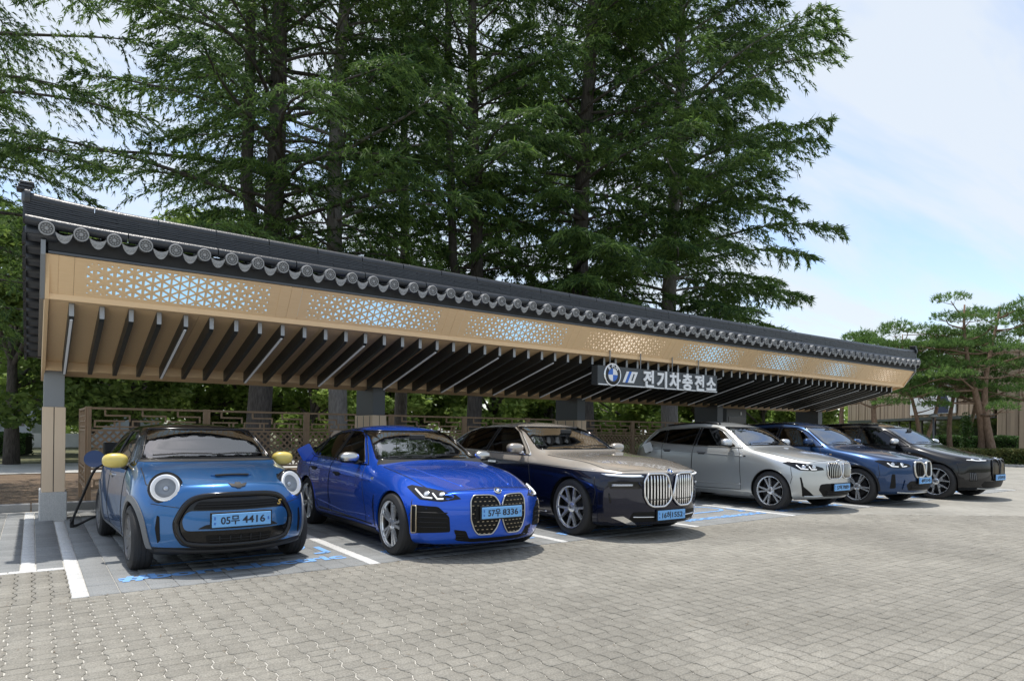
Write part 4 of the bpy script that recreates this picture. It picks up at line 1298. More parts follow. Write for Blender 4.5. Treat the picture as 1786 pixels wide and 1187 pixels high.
# ground floor: glazing with mullions, sill wall, header
mid = (a + b) / 2
MB().box((0, 0, 0), (L_, .2, 2.7)).build('glazing', M['dark_glass'], HB, loc=mid + q * -.9 + Vector((0, 0, 1.36))).rotation_euler = (0, 0, an)
MB().box((0, 0, 0), (L_, 1.2, .20)).build('soffit', M['steel_grey'], HB, loc=mid + q * -.5 + Vector((0, 0, 2.66))).rotation_euler = (0, 0, an)
for i in range(int(L_ / 2.0)):
    p = a + t * (i + .5) * 2.0 + q * -.78
    MB().box((0, 0, 1.3), (.09, .10, 2.6)).build('mullion', M['steel_mid'], HB, loc=p).rotation_euler = (0, 0, an)
MB().box((0, 0, 0), (L_, .08, .10)).build('transom', M['steel_mid'], HB, loc=mid + q * -.77 + Vector((0, 0, 1.15))).rotation_euler = (0, 0, an)
MB().box((0, 0, 0), (L_, 1.6, .3)).build('parapet', M['clad_b'], HB, loc=mid + q * -.6 + Vector((0, 0, 6.56))).rotation_euler = (0, 0, an)
e = Vector(C_); s_ = Vector(at(1739, 39.6)); md = (s_ + e) / 2; tt = (e - s_).normalized()
MB().box((0, 0, 0), ((e - s_).length, .3, .3)).build('parapet', M['clad_b'], HB, loc=md + Vector((0, 0, 6.56))).rotation_euler = (0, 0, math.atan2(tt.y, tt.x))
bk = a + (b - a) * .5 - q * 6
MB().box((0, 0, 3.2), (L_ * .95, 10, 6.3)).build('hall_block', M['clad_b'], HB, loc=bk).rotation_euler = (0, 0, an)
# poster hung on the hall
P0, P1 = None, None
def on_wall(px):
    """where the column px of the photograph meets the hall's long wall"""
    d = Vector(at(px, 1.0)).to_2d(); n2 = q.to_2d()
    k = a.to_2d().dot(n2) / d.dot(n2)
    return Vector((d.x * k, d.y * k, 0))
w0, w1 = on_wall(1592), on_wall(1672)
PO = empty('poster', (w0 + w1) / 2 + q * .18, an, 'white banner with dark blue figure hung on the beige hall', 'poster')
wL = (w1 - w0).length
MB().box((0, 0, 4.55), (wL, .06, 3.2)).build('banner', M['poster_white'], PO)
MB().prism(round_poly([(.12 * wL, 2.98), (.36 * wL, 2.98), (.37 * wL, 3.8), (.30 * wL, 4.35), (.20 * wL, 4.3), (.13 * wL, 3.8)], .15), -.036, -.031, 'y').build('printed_figure', M['poster_blue'], PO)
MB().prism(round_poly([(.06 * wL, 2.98), (.115 * wL, 2.98), (.125 * wL, 3.75), (.08 * wL, 3.6)], .1), -.036, -.031, 'y').build('printed_sleeve', M['poster_pale'], PO)
MB().ball((.245 * wL, -.034, 4.52), (.22, .004, .25), 14, 8).build('printed_head', M['poster_pale'], PO)
MB().prism(round_poly([(-.42 * wL, 5.5), (-.05 * wL, 5.5), (-.05 * wL, 5.75), (-.42 * wL, 5.75)], .03), -.036, -.031, 'y').build('printed_band', M['poster_pale'], PO)
# lamp post
LP = empty('street_lamp', at(1628, 33.5), 0, 'slim grey lamp post with small round head before the dark windows', 'lamp')
MB().tube([(0, 0, 0), (0, 0, 2.3)], .045, 8).build('post', M['steel_grey'], LP, True)
MB().lathe([(.05, 2.3), (.2, 2.34), (.22, 2.42), (.1, 2.5), (.0005, 2.52)], 16).build('lamp_head', M['steel_mid'], LP, True)
# low white wall and things glimpsed behind the fence
mat('white_wall', (.62, .62, .60), .8, var=.3, vscale=2)
WL = tag(MB().bbox((0, 0, .45), (9, .25, .9), .02).build('garden_wall', M['white_wall'], loc=at(40, 42)), 'low white wall far left behind the dark hedge', 'wall')
for (px, d, w, h, lab) in ((225, 44, 2.4, 4.6, 'grey gateway block far behind the fence on the left'), (-10, 60, 9, 3.2, 'pale low building far off at the left edge')):
    r0 = empty('far_building', at(px, d), R(-36), lab, 'building')
    MB().bbox((0, 0, h / 2), (w, 3, h), .03).build('wall', M['concrete_grey'] if 'concrete_grey' in M else mat('concrete_grey', (.33, .36, .40), .8, var=.4, vscale=1), r0)
    for k in range(max(1, int(w / 2))):
        x = -w / 2 + (k + .5) * w / max(1, int(w / 2))
        MB().box((x, -1.51, h * .6), (.9, .05, 1.1)).build('window', M['dark_glass'], r0)
    MB().bbox((0, 0, h + .06), (w + .3, 3.3, .14), .02).build('roof', M['steel_grey'], r0)
# ================================================================ cars
def sec_mesh(S):
    """body shell of a car: sections along its length, closed nose and tail, subdivided. x across, y from the front bumper back, z up"""
    c = {k: pchip(v) for k, v in S['curves'].items()}
    ys = np.array(S['stations'], float)
    L = S['L']
    fr = [0, .30, .60, .85]
    W = c['W'](ys); zb = c['zb'](ys); wbelt = W - c['tuck'](ys); zbelt = c['zbelt'](ys); wu = c['wu'](ys); zu = c['zu'](ys); zt = c['zt'](ys)
    zr = zb + 0.07; zs = zbelt - S.get('sh', .09)
    zm = S.get('zmf', .55) * zs + (1 - S.get('zmf', .55)) * zr
    z2 = zr * .55 + zm * .45
    dt = c['dt'](ys) if 'dt' in c else 0 * ys
    half = []
    for k in range(len(ys)):
        wb = W[k] - .10
        h = [(wb * f, zb[k]) for f in fr] + [(wb, zb[k])]
        h += [(W[k] - .025, zr[k]), (W[k] - .004 - dt[k], z2[k]), (W[k], zm[k]), (W[k] - S.get('ws', .012), zs[k]), (wbelt[k], zbelt[k])]
        cr = S.get('crown', 1.0)
        h += [(wu[k] * f, zu[k] + (zt[k] - zu[k]) * (1 - f ** 2) ** cr) for f in (1, .85, .60, .30, 0)]
        half.append(h)
    H = len(half[0])
    nose, tail = pchip(S['nose']), pchip(S['tail'])
    PF, PR, bl = S['planF'], S['planR'], S.get('blend', .9)
    pe = S.get('planE', 2.4)
    def warp(x, y, z, w):
        t = abs(x) / w
        bf = max(0.0, 1 - y / bl) ** 1.3
        br = max(0.0, 1 - (L - y) / .8) ** 1.3
        return (x, y + bf * (float(nose(z)) + PF * t ** pe) - br * (float(tail(z)) + PR * t ** 2.4), z)
    V, F = [], []
    ring = 2 * H - 2
    for k in range(len(ys)):
        pts = half[k] + [(-x, z) for x, z in half[k][-2:0:-1]]
        for x, z in pts: V.append(warp(x, ys[k], z, W[k]))
    for k in range(len(ys) - 1):
        for j in range(ring):
            j2 = (j + 1) % ring
            F.append((k * ring + j, k * ring + j2, (k + 1) * ring + j2, (k + 1) * ring + j))
    for end in (0, len(ys) - 1):
        h = half[end]; base = end * ring
        side = list(range(4, 11))                       # rows, bottom corner to top corner
        idx = {}
        for ri, s_ in enumerate(side):
            for ci in range(-4, 5):
                f = (fr + [1])[abs(ci)]
                if ri == 0: hi = abs(ci)
                elif ri == 6: hi = 14 - abs(ci)
                elif abs(ci) == 4: hi = s_
                else: hi = None
                if hi is not None:
                    idx[ri, ci] = base + (hi if ci >= 0 or hi in (0, H - 1) else ring - hi)
                else:
                    u = (h[s_][1] - h[4][1]) / (h[10][1] - h[4][1])
                    zc = h[0][1] + u * (h[14][1] - h[0][1])
                    z = zc + (h[s_][1] - zc) * f ** 2
                    xs_ = h[s_][0]
                    x = math.copysign(f * xs_, ci) if ci else 0.0
                    V.append(warp(x, ys[end], z, W[end])); idx[ri, ci] = len(V) - 1
        for ri in range(6):
            for ci in range(-4, 4):
                q = (idx[ri, ci], idx[ri, ci + 1], idx[ri + 1, ci + 1], idx[ri + 1, ci])
                F.append(q if end == 0 else q[::-1])
    me = bpy.data.meshes.new('cage'); me.from_pydata(V, [], F); me.update()
    bm = bmesh.new(); bm.from_mesh(me); bmesh.ops.recalc_face_normals(bm, faces=bm.faces[:]); bm.to_mesh(me); bm.free()
    o = bpy.data.objects.new('cage', me); COL.objects.link(o)
    md = o.modifiers.new('s', 'SUBSURF'); md.levels = 3; md.render_levels = 3
    dg = bpy.context.evaluated_depsgraph_get()
    m2 = bpy.data.meshes.new_from_object(o.evaluated_get(dg))
    bpy.data.objects.remove(o); bpy.data.meshes.remove(me)
    nv = len(m2.vertices); P = np.empty(nv * 3, np.float32); m2.vertices.foreach_get('co', P); P = P.reshape(-1, 3).astype(float)
    N = np.empty(nv * 3, np.float32); m2.vertex_normals.foreach_get('vector', N); N = N.reshape(-1, 3)
    Q = np.empty(len(m2.loops), np.int32); m2.loops.foreach_get('vertex_index', Q); Q = Q.reshape(-1, 4)
    bpy.data.meshes.remove(m2)
    return P, N, Q

class Car:
    def __init__(s, S, loc, rz, label, cat='car', name='parked_car'):
        s.S = S
        s.P, s.N, s.Q = sec_mesh(S)
        s.bvh = BVHTree.FromPolygons([Vector(p) for p in s.P], [tuple(q) for q in s.Q])
        s.keep = np.ones(len(s.Q), bool)
        s.cen = s.P[s.Q].mean(1)
        s.fn = np.cross(s.P[s.Q[:, 2]] - s.P[s.Q[:, 0]], s.P[s.Q[:, 3]] - s.P[s.Q[:, 1]])
        s.root = empty(name, loc, rz, label, cat, 'electric cars parked under the carport')
        s.parts = []
    # --- views: 2-d coordinates on a plane the surface is seen along
    def ray(s, view, a, b):
        """view ('s', sign): side, (y, z); ('f',): front, (x, z); ('t',): top, (x, y); ('d', sign, angle): slanted front view, (u, z)"""
        if view[0] == 's': o, d = Vector((view[1] * 3, a, b)), Vector((-view[1], 0, 0))
        elif view[0] == 'f': o, d = Vector((a, -2, b)), Vector((0, 1, 0))
        elif view[0] == 't': o, d = Vector((a, b, 4)), Vector((0, 0, -1))
        else:
            an = view[2]; sg = view[1]
            d = Vector((-sg * math.sin(an), math.cos(an), 0))
            o = Vector((sg * math.cos(an) * a, math.sin(an) * a, b)) - d * 4
        h = s.bvh.ray_cast(o, d)
        return h[0], h[1]
    def uv(s, view, p):
        """a point near the surface to view coordinates"""
        if view[0] == 's': return (p[1], p[2])
        if view[0] == 'f': return (p[0], p[2])
        if view[0] == 't': return (p[0], p[1])
        return (abs(p[0]) * math.cos(view[2]) + p[1] * math.sin(view[2]), p[2])
    def hit(s, view, a, b, off=0.0):
        p, n = s.ray(view, a, b)
        if p is None:
            for e in (.01, .02, .04, .06):
                for da, db in ((0, e), (0, -e), (e, 0), (-e, 0)):
                    p, n = s.ray(view, a + da, b + db)
                    if p is not None: break
                if p is not None: break
        if p is None: return None
        return p + n * off
    def cut(s, view, poly, ylim=None):
        P2 = np.array([s.uv(view, p) for p in s.cen])
        ins = in_poly(P2[:, 0], P2[:, 1], poly)
        if view[0] == 's': ins &= (s.cen[:, 0] * view[1] > .3) & (s.fn[:, 0] * view[1] > 0)
        if view[0] == 'f': ins &= s.fn[:, 1] < 0
        if view[0] == 'd': ins &= s.cen[:, 0] * view[1] > 0
        if ylim: ins &= (s.cen[:, 1] > ylim[0]) & (s.cen[:, 1] < ylim[1])
        s.keep &= ~ins
        bv = np.intersect1d(np.unique(s.Q[ins]), np.unique(s.Q[s.keep]))
        A = np.array(poly); B = np.roll(A, -1, 0); D = B - A
        for i in bv:
            q = np.array(s.uv(view, s.P[i]))
            t = np.clip(((q - A) * D).sum(1) / np.maximum((D ** 2).sum(1), 1e-12), 0, 1)
            C = A + D * t[:, None]; j = np.argmin(((C - q) ** 2).sum(1))
            if np.hypot(*(C[j] - q)) > .06: continue
            p, n = s.ray(view, *C[j])
            if p is not None and (p - Vector(s.P[i])).length < .09: s.P[i] = p
    def clear_under(s, view, poly):
        """drop the shell faces hidden well inside a piece that covers them"""
        if view[0] == 's': a, b, fac = s.cen[:, 1], s.cen[:, 2], s.fn[:, 0] * view[1] > 0
        elif view[0] == 'f': a, b, fac = s.cen[:, 0], s.cen[:, 2], (s.fn[:, 1] < 0) & (s.cen[:, 1] < 1.2)
        elif view[0] == 't': a, b, fac = s.cen[:, 0], s.cen[:, 1], (s.fn[:, 2] > 0) & (s.cen[:, 2] > .5)
        else:
            an = view[2]
            a = s.cen[:, 0] * view[1] * math.cos(an) + s.cen[:, 1] * math.sin(an); b = s.cen[:, 2]
            fac = (-s.fn[:, 0] * view[1] * math.sin(an) + s.fn[:, 1] * math.cos(an) < 0) & (s.cen[:, 1] < 1.3)
        idx = np.nonzero(in_poly(a, b, poly) & fac)[0]
        A = np.array(poly); B = np.roll(A, -1, 0); D = B - A
        for i in idx:
            q = np.array((a[i], b[i]))
            t = np.clip(((q - A) * D).sum(1) / np.maximum((D ** 2).sum(1), 1e-12), 0, 1)
            if np.sqrt((((A + D * t[:, None]) - q) ** 2).sum(1).min()) > .026: s.keep[i] = False
    def decal(s, name, view, poly, m, off=0.003, step=0.05, parent=None, thick=0.012, smooth=True, under=True):
        """a piece lying on the body: outline projected on to the shell, lifted by off, with its edge turned in"""
        poly = [tuple(p) for p in poly]
        if thick and under: s.clear_under(view, poly)
        bd = []
        for i in range(len(poly)):
            a, b = Vector(poly[i]), Vector(poly[(i + 1) % len(poly)])
            k = max(1, int((b - a).length / step))
            bd += [a.lerp(b, j / k) for j in range(k)]
        xs = [p[0] for p in bd]; zs = [p[1] for p in bd]
        gx, gz = np.meshgrid(np.arange(min(xs) + step / 2, max(xs), step), np.arange(min(zs) + step / 2, max(zs), step))
        gx, gz = gx.ravel(), gz.ravel()
        ok = in_poly(gx, gz, [tuple(p) for p in bd])
        B2 = np.array([tuple(p) for p in bd])
        pts = [Vector(p) for p in bd]
        for a, b in zip(gx[ok], gz[ok]):
            if ((B2 - (a, b)) ** 2).sum(1).min() > (step * .45) ** 2: pts.append(Vector((a, b)))
        nb = len(bd)
        res = delaunay_2d_cdt(pts, [(i, (i + 1) % nb) for i in range(nb)], [], 1, 1e-5)
        v2, f2 = res[0], res[2]
        V, NN = [], []
        for p in v2:
            h, n = s.ray(view, p[0], p[1])
            if h is None:
                h = s.hit(view, p[0], p[1]); n = Vector((0, 0, 0))
                if h is None: h = Vector(V[-1]) if V else Vector((0, 0, 0))
            V.append(h + n * off); NN.append(n)
        mb = MB(); mb.v = [tuple(v) for v in V]; mb.f = [tuple(f) for f in f2]
        if thick:
            cnt = {}
            for f in mb.f:
                for i in range(len(f)):
                    cnt.setdefault(frozenset((f[i], f[(i + 1) % len(f)])), []).append((f[i], f[(i + 1) % len(f)]))
            lo = {}
            for e, l in cnt.items():
                if len(l) == 1:
                    a, b = l[0]
                    for q in (a, b):
                        if q not in lo: lo[q] = len(mb.v); mb.v.append(tuple(V[q] - NN[q] * thick))
                    mb.f.append((b, a, lo[a], lo[b]))
        o = mb.build(name, m, parent or s.root, smooth=R(40) if smooth else False)
        bm = bmesh.new(); bm.from_mesh(o.data); bmesh.ops.recalc_face_normals(bm, faces=bm.faces[:])
        bm.faces.ensure_lookup_table()
        if bm.faces and NN:
            f0 = bm.faces[0]
            if f0.normal.dot(NN[f0.verts[0].index]) < 0 and NN[f0.verts[0].index].length > .5:
                bmesh.ops.reverse_faces(bm, faces=bm.faces[:])
        bm.to_mesh(o.data); bm.free()
        return o
    def line(s, name, view, pts, r, m, off=0.0, parent=None, closed=False, step=.04, n=6, mb=None):
        """a thin tube following the shell"""
        out = []
        k = len(pts)
        for i in range(k if closed else k - 1):
            a, b = Vector(pts[i]), Vector(pts[(i + 1) % k])
            q = max(1, int((b - a).length / step))
            for j in range(q):
                p = s.hit(view, *a.lerp(b, j / q), off)
                if p is not None: out.append(p)
        if not closed:
            p = s.hit(view, *pts[-1], off)
            if p is not None: out.append(p)
        w = mb or MB()
        w.tube(out, r, n, closed=closed)
        return w if mb is not None else w.build(name, m, parent or s.root, smooth=True)
    def finish_body(s, m):
        Q = s.Q[s.keep]
        used = np.unique(Q); remap = np.full(len(s.P), -1); remap[used] = np.arange(len(used))
        me = np_mesh('body', s.P[used], remap[Q], m, True)
        try: me.normals_split_custom_set_from_vertices([tuple(v) for v in s.N[used]])
        except Exception: pass
        return link('body', me, s.root)

def arc_poly(cy, cz, r, n=48):
    return [(cy + r * math.cos(2 * PI * i / n), cz + r * math.sin(2 * PI * i / n)) for i in range(n)]

def wheel_parts(S):
    """tyre, rim and brake meshes, axle along x, outer face at x = 0 towards -x"""
    r, w, rr = S['wr'], S['ww'], S['rim']
    M4 = Matrix.Rotation(-PI / 2, 4, 'Y')               # local z -> -x (outwards)
    prof = [(rr, -.035), (rr + .012, -.004), (rr + .35 * (r - rr), .004), (r - .028, -.004), (r - .008, -.016), (r, -.035), (r, -w + .035), (r - .01, -w + .014), (rr + .3 * (r - rr), -w), (rr, -w + .03)]
    t = MB().lathe(prof, 40, M4)
    for q in (-.06, -.1, -.14):                          # tread grooves stand between ribs
        t.lathe([(r + .001, q - .016), (r + .004, q - .014), (r + .004, q + .014), (r + .001, q + .016)], 40, M4)
    tyre = t.mesh('tyre', M['rubber'], R(35))
    rim = MB().lathe([(rr + .006, -.002), (rr + .004, -.012), (rr - .008, -.016), (rr - .014, -.03)], 40, M4)
    barrel = MB().lathe([(rr - .012, -.028), (rr - .022, -.05), (rr - .02, -w + .03)], 40, M4).mesh('rim_barrel', M['rim_black'], R(30))
    st = S['spokes']; ns, kind = st[0], st[1]
    def bar(a0, r0, a1, r1, w0, w1, d0, d1, th=.03):
        p0 = Vector((math.cos(a0) * r0, math.sin(a0) * r0)); p1 = Vector((math.cos(a1) * r1, math.sin(a1) * r1))
        t = (p1 - p0).normalized(); q = Vector((-t.y, t.x))
        o = len(rim.v)
        for p, ww, d in ((p0, w0, d0), (p1, w1, d1)):
            for sx, dz in ((-1, 0), (1, 0), (1.25, -th), (-1.25, -th)):
                v = p + q * sx * ww / 2
                rim.v.append(tuple(M4 @ Vector((v.x, v.y, d + dz))))
        for j in range(4):
            j2 = (j + 1) % 4
            rim.f.append((o + j, o + j2, o + 4 + j2, o + 4 + j))
        rim.f.append((o, o + 1, o + 2, o + 3)); rim.f.append((o + 4, o + 5, o + 6, o + 7))
    for i in range(ns):
        a = 2 * PI * i / ns + .3
        if kind == 'double':
            for sg in (-1, 1): bar(a + sg * .10, .05, a + sg * st[2], rr - .008, .026, .028, -.022, -.012)
        elif kind == 'vee':
            for sg in (-1, 1): bar(a + sg * .02, .07, a + sg * st[2], rr - .008, .034, .024, -.026, -.010)
            bar(a, .04, a, rr * .55, .05, .03, -.03, -.024)
        elif kind == 'wide':
            bar(a, .04, a, rr - .008, .075, .065, -.028, -.012)
            bar(a + PI / ns, .04, a + PI / ns, rr - .01, .022, .018, -.03, -.016)
        else:
            bar(a, .04, a, rr - .006, .03, .034, -.026, -.012)
    rim.lathe([(0.0005, -.018), (.045, -.018), (.07, -.03), (.075, -.06)], 20, M4)
    rimm = rim.mesh('rim', M[st[3]], R(30))
    br = MB().lathe([(.06, -.075), (rr * .72, -.075), (rr * .72, -.10), (.06, -.10)], 28, M4)
    br.lathe([(.0005, -.13), (rr - .02, -.13)], 28, M4)
    brm = br.mesh('wheel', M['brake_iron'], R(30))
    back = None
    return tyre, rimm, brm, barrel

def add_wheels(car):
    S = car.S
    tyre, rim, br, barrel = wheel_parts(S)
    for ax in S['axles']:
        for sg in (-1, 1):
            w = link('wheel', br, car.root, (sg * S['track'], ax, S['wr']))
            w.rotation_euler = (random.random() * 2 * PI, 0, 0 if sg < 0 else PI)
            link('tyre', tyre, w); link('rim', rim, w); link('rim_barrel', barrel, w)
            cap = MB().lathe([(.0005, .0), (.022, .0), (.024, -.006)], 14, Matrix.Translation((.012, 0, 0)) @ Matrix.Rotation(-PI / 2, 4, 'Y'))
            cap.build('hub_cap', M['rim_grey'], w, smooth=True)
    # wells
    for ax in S['axles']:
        for sg in (-1, 1):
            a = S['arch']; mb = MB()
            n = 30; v0 = len(mb.v)
            for i in range(n + 1):
                an = -.35 + (PI + .7) * i / n
                y, z = ax + a * math.cos(an), S['wr'] + a * math.sin(an)
                p = car.hit(('s', sg), y, max(z, .16), 0)
                xo = p.x if p is not None else sg * (S['W'] - .03)
                mb.v.append((xo * .998, y, z)); mb.v.append((sg * (S['W'] - .36), y, z))
            for i in range(n): mb.f.append((2 * i, 2 * i + 1, 2 * i + 3, 2 * i + 2))
            ins = [(ax + (a + .01) * math.cos(-.35 + (PI + .7) * i / n), S['wr'] + (a + .01) * math.sin(-.35 + (PI + .7) * i / n)) for i in range(n + 1)]
            mb.prism(ins, sg * (S['W'] - .36), sg * (S['W'] - .37), 'x')
            mb.build('wheel_arch', M['black_plastic'], car.root, smooth=R(40))

def number_plate(car, z, text, w=.50, h=.108, off=.018, tilt=0.0):
    p = car.hit(('f',), 0, z)
    y = min(p.y, car.hit(('f',), .2, z).y) - off
    o = MB().bbox((0, 0, 0), (w + .012, .012, h + .012), .003).build('number_plate', M['plate_blue'], car.root, loc=(0, y, z))
    MB().bbox((0, .012, 0), (w + .04, .016, h + .04), .004).build('plate_holder', M['black_plastic'], o)
    a, b = text
    x0 = -w / 2 + .055
    lm = text_mesh(a, h * .60, .002, .0015, width=w * .32); link('lettering', lm, o, (-w * .205, -.0075, 0)); lm.materials.append(M['plate_ink'])
    lm = text_mesh(b, h * .60, .002, .0015, width=w * .40); link('lettering', lm, o, (w * .205, -.0075, 0)); lm.materials.append(M['plate_ink'])
    for sx in (-1, 1):
        MB().box((sx * (w / 2 - .018), -.007, h * .2 if sx < 0 else 0), (.014, .003, .03)).build('plate_mark', M['plate_mark'], o)
    MB().box((-(w / 2 - .018), -.007, -h * .22), (.016, .003, .02)).build('plate_mark', M['plate_mark'], o)
    return o

def mirror(car, y, z, m, m2, size=(.13, .075, .075), gap=.085, low=None):
    for sg in (-1, 1):
        p = car.hit(('s', sg), y + .02, z - .05)
        x0 = p.x if p is not None else sg * .8
        c = Vector((x0 + sg * (gap + size[0] * .75), y, z))
        mb = MB().ball((0, 0, 0), size, 20, 12, .8)
        mb.v = [(vx, min(vy, size[1] * .45), vz + .12 * sg * vx * 0) for vx, vy, vz in mb.v]
        o = mb.build('door_mirror', m, car.root, True, c)
        MB().prism(round_poly([(-size[0] * .8, -size[2] * .7), (size[0] * .8, -size[2] * .7), (size[0] * .85, size[2] * .7), (-size[0] * .85, size[2] * .7)], .03), size[1] * .452, size[1] * .47, 'y').build('mirror_glass', M['mirror_glass'], o)
        mb = MB().tube([(-sg * size[0] * .55, .0, -size[2] * .75), (-sg * (gap + size[0] * .55), .015, -size[2] * 1.0), (-sg * (gap + size[0] * .8), .02, -size[2] * 1.1)], [.028, .024, .03], 8)
        mb.build('mirror_arm', m2, o, True)
        if low: MB().ball((0, 0.002, -size[2] * .50), (size[0] * .93, size[1] * .93, size[2] * .52), 18, 8, .8).build('mirror_base', low, o, True)

def handles(car, pts, m, w=.20):
    for sg in (-1, 1):
        for (y, z) in pts:
            car.decal('door_handle', ('s', sg), round_poly([(y - w / 2, z - .014), (y + w / 2, z - .012), (y + w / 2, z + .016), (y - w / 2, z + .014)], .012), m, .022, .03, thick=.03)
            car.decal('handle_recess', ('s', sg), round_poly([(y - w / 2 + .02, z - .034), (y + w / 2 - .02, z - .034), (y + w / 2 - .02, z - .010), (y - w / 2 + .02, z - .010)], .01), M['black_plastic'], .002, .05, thick=0.004)

def interior(car, y_dash, y_seats, z_floor, z_head, x=.37, sm='seat_dark', rear=None):
    r = car.root; W = car.S['W']
    o = MB().bbox((0, y_dash + .22, z_floor + .50), (W * 1.62, .36, .22), .06).build('dashboard', M['dash_dark'], r)
    MB().box((0, (y_dash + y_seats) / 2 + .9, z_floor), (W * 1.6, 2.6, .06)).build('cabin_floor', M['dash_dark'], r)
    for sx in (-1, 1):
        for (yy, hh) in ((y_seats, z_head), (rear, z_head - .03)) if rear else ((y_seats, z_head),):
            s = MB().bbox((sx * x, yy, z_floor + .30), (.50, .50, .18), .06).build('seat', M[sm], r)
            mb = MB(); mb.bbox((0, 0, 0), (.48, .14, .58), .06)
            mb.v = [(vx * (1 - .15 * max(0, vz / .3)), vy + .30 * (vz + .3) * .6, vz) for vx, vy, vz in mb.v]
            mb.build('backrest', M[sm], s, R(40), (sx * x, yy + .17, z_floor + .66))
            MB().ball((sx * x, yy + .40, hh - .10), (.13, .06, .095), 14, 8, .7).build('headrest', M[sm], s, True)
    # wheel on the left-hand seat of the car (viewer's right)
    t = [(.185 * math.cos(2 * PI * i / 24), 0, .185 * math.sin(2 * PI * i / 24)) for i in range(24)]
    mb = MB().tube(t, .016, 6, closed=True); mb.box((0, 0, -.02), (.34, .02, .05)); mb.ball((0, -.005, -.02), (.07, .03, .06), 10, 6)
    w = mb.build('steering_wheel', M['dash_dark'], r, R(40), (x, y_dash + .50, z_floor + .60)); w.rotation_euler = (R(-25), 0, 0)
    MB().bbox((0, 0, 0), (.22, .03, .07), .012).build('rear_view_mirror', M['dash_dark'], r, loc=(0, y_dash + .55, z_head + .02))

def panes(car, polys, mats, trim, sides=(-1, 1), r=.008, tname='window_trim'):
    for sg in sides:
        for poly, gm in zip(polys, mats):
            car.cut(('s', sg), poly)
            g = car.decal('side_window', ('s', sg), poly, M[gm], -.004, .10, thick=0)
            car.line(tname, ('s', sg), poly, r, M['black_gloss'], 0, g, True, .06, 5)

def windscreen(car, poly, ylim, frit=True, gm='windscreen_glass', wip=True):
    car.cut(('f',), poly, ylim)
    g = car.decal('windscreen', ('f',), poly, M[gm], -.003, .07, thick=0)
    car.line('windscreen_seal', ('f',), poly, .011, M['black_gloss'], 0, g, True, .05, 6)
    if wip:
        (xa, za), (xb, zb_) = poly[0], poly[1]
        for (x0, x1) in ((-.55, .02), (.02, .55)):
            mb = MB(); z0 = min(p[1] for p in poly)
            car.line('', ('f',), [(x0, z0 + .02), ((x0 + x1) / 2, z0 + .035), (x1, z0 + .03)], .008, None, .02, mb=mb)
            mb.build('wiper', M['black_plastic'], car.root, R(40))
    return g

def arches_trim(car, m, w, off=.012):
    for sg in (-1, 1):
        for ax in car.S['axles']:
            a = car.S['arch']
            A = [(ax + (a - .004) * math.cos(t), car.S['wr'] + (a - .004) * math.sin(t)) for t in np.linspace(-.18, PI + .18, 30)]
            B = [(ax + (a + w) * math.cos(t), car.S['wr'] + (a + w) * math.sin(t)) for t in np.linspace(PI + .16, -.16, 30)]
            car.decal('arch_trim', ('s', sg), A + B, m, off, .05, thick=.02)

def seams(car, lines, sides=(-1, 1), view=None):
    for sg in sides:
        for pts in lines: car.line('door_gap', ('s', sg), pts, .0062, M['black_plastic'], -.0015, n=4)

def body_seam(car, lines, view=('t',), name='bonnet_gap', r=.0062):
    for pts in lines: car.line(name, view, pts, r, M['black_plastic'], -.0015, n=4)

def mirrored(pts): return [(-a, b) for a, b in pts][::-1]

def charge_flap(car, y, z, shape, m, side=-1, ang=.15, off=.13):
    """open charge-port flap on the flank"""
    p = car.hit(('s', side), y, z)
    o = MB()
    if shape == 'round': pts = [(.115 * math.cos(t), .105 * math.sin(t)) for t in np.linspace(0, 2 * PI, 28, endpoint=False)]
    else: pts = round_poly([(-.10, -.10), (.10, -.10), (.10, .10), (-.10, .10)], .03)
    o.prism(pts, -.006, .006, 'y')
    f = o.build('charge_flap', m, car.root, R(40), (p.x + side * off, y - .10, z + .04))
    f.rotation_euler = (0, ang * side, R(18) * side)
    MB().tube([(-side * .09, .0, 0), (-side * .15, .05, 0)], .012, 6).build('flap_hinge', M['black_plastic'], f)
    q = [(y - .08, z - .08), (y + .08, z - .08), (y + .08, z + .08), (y - .08, z + .08)]
    car.decal('charge_port', ('s', side), round_poly(q, .03), M['black_plastic'], .002, .06, thick=.004)
    return p

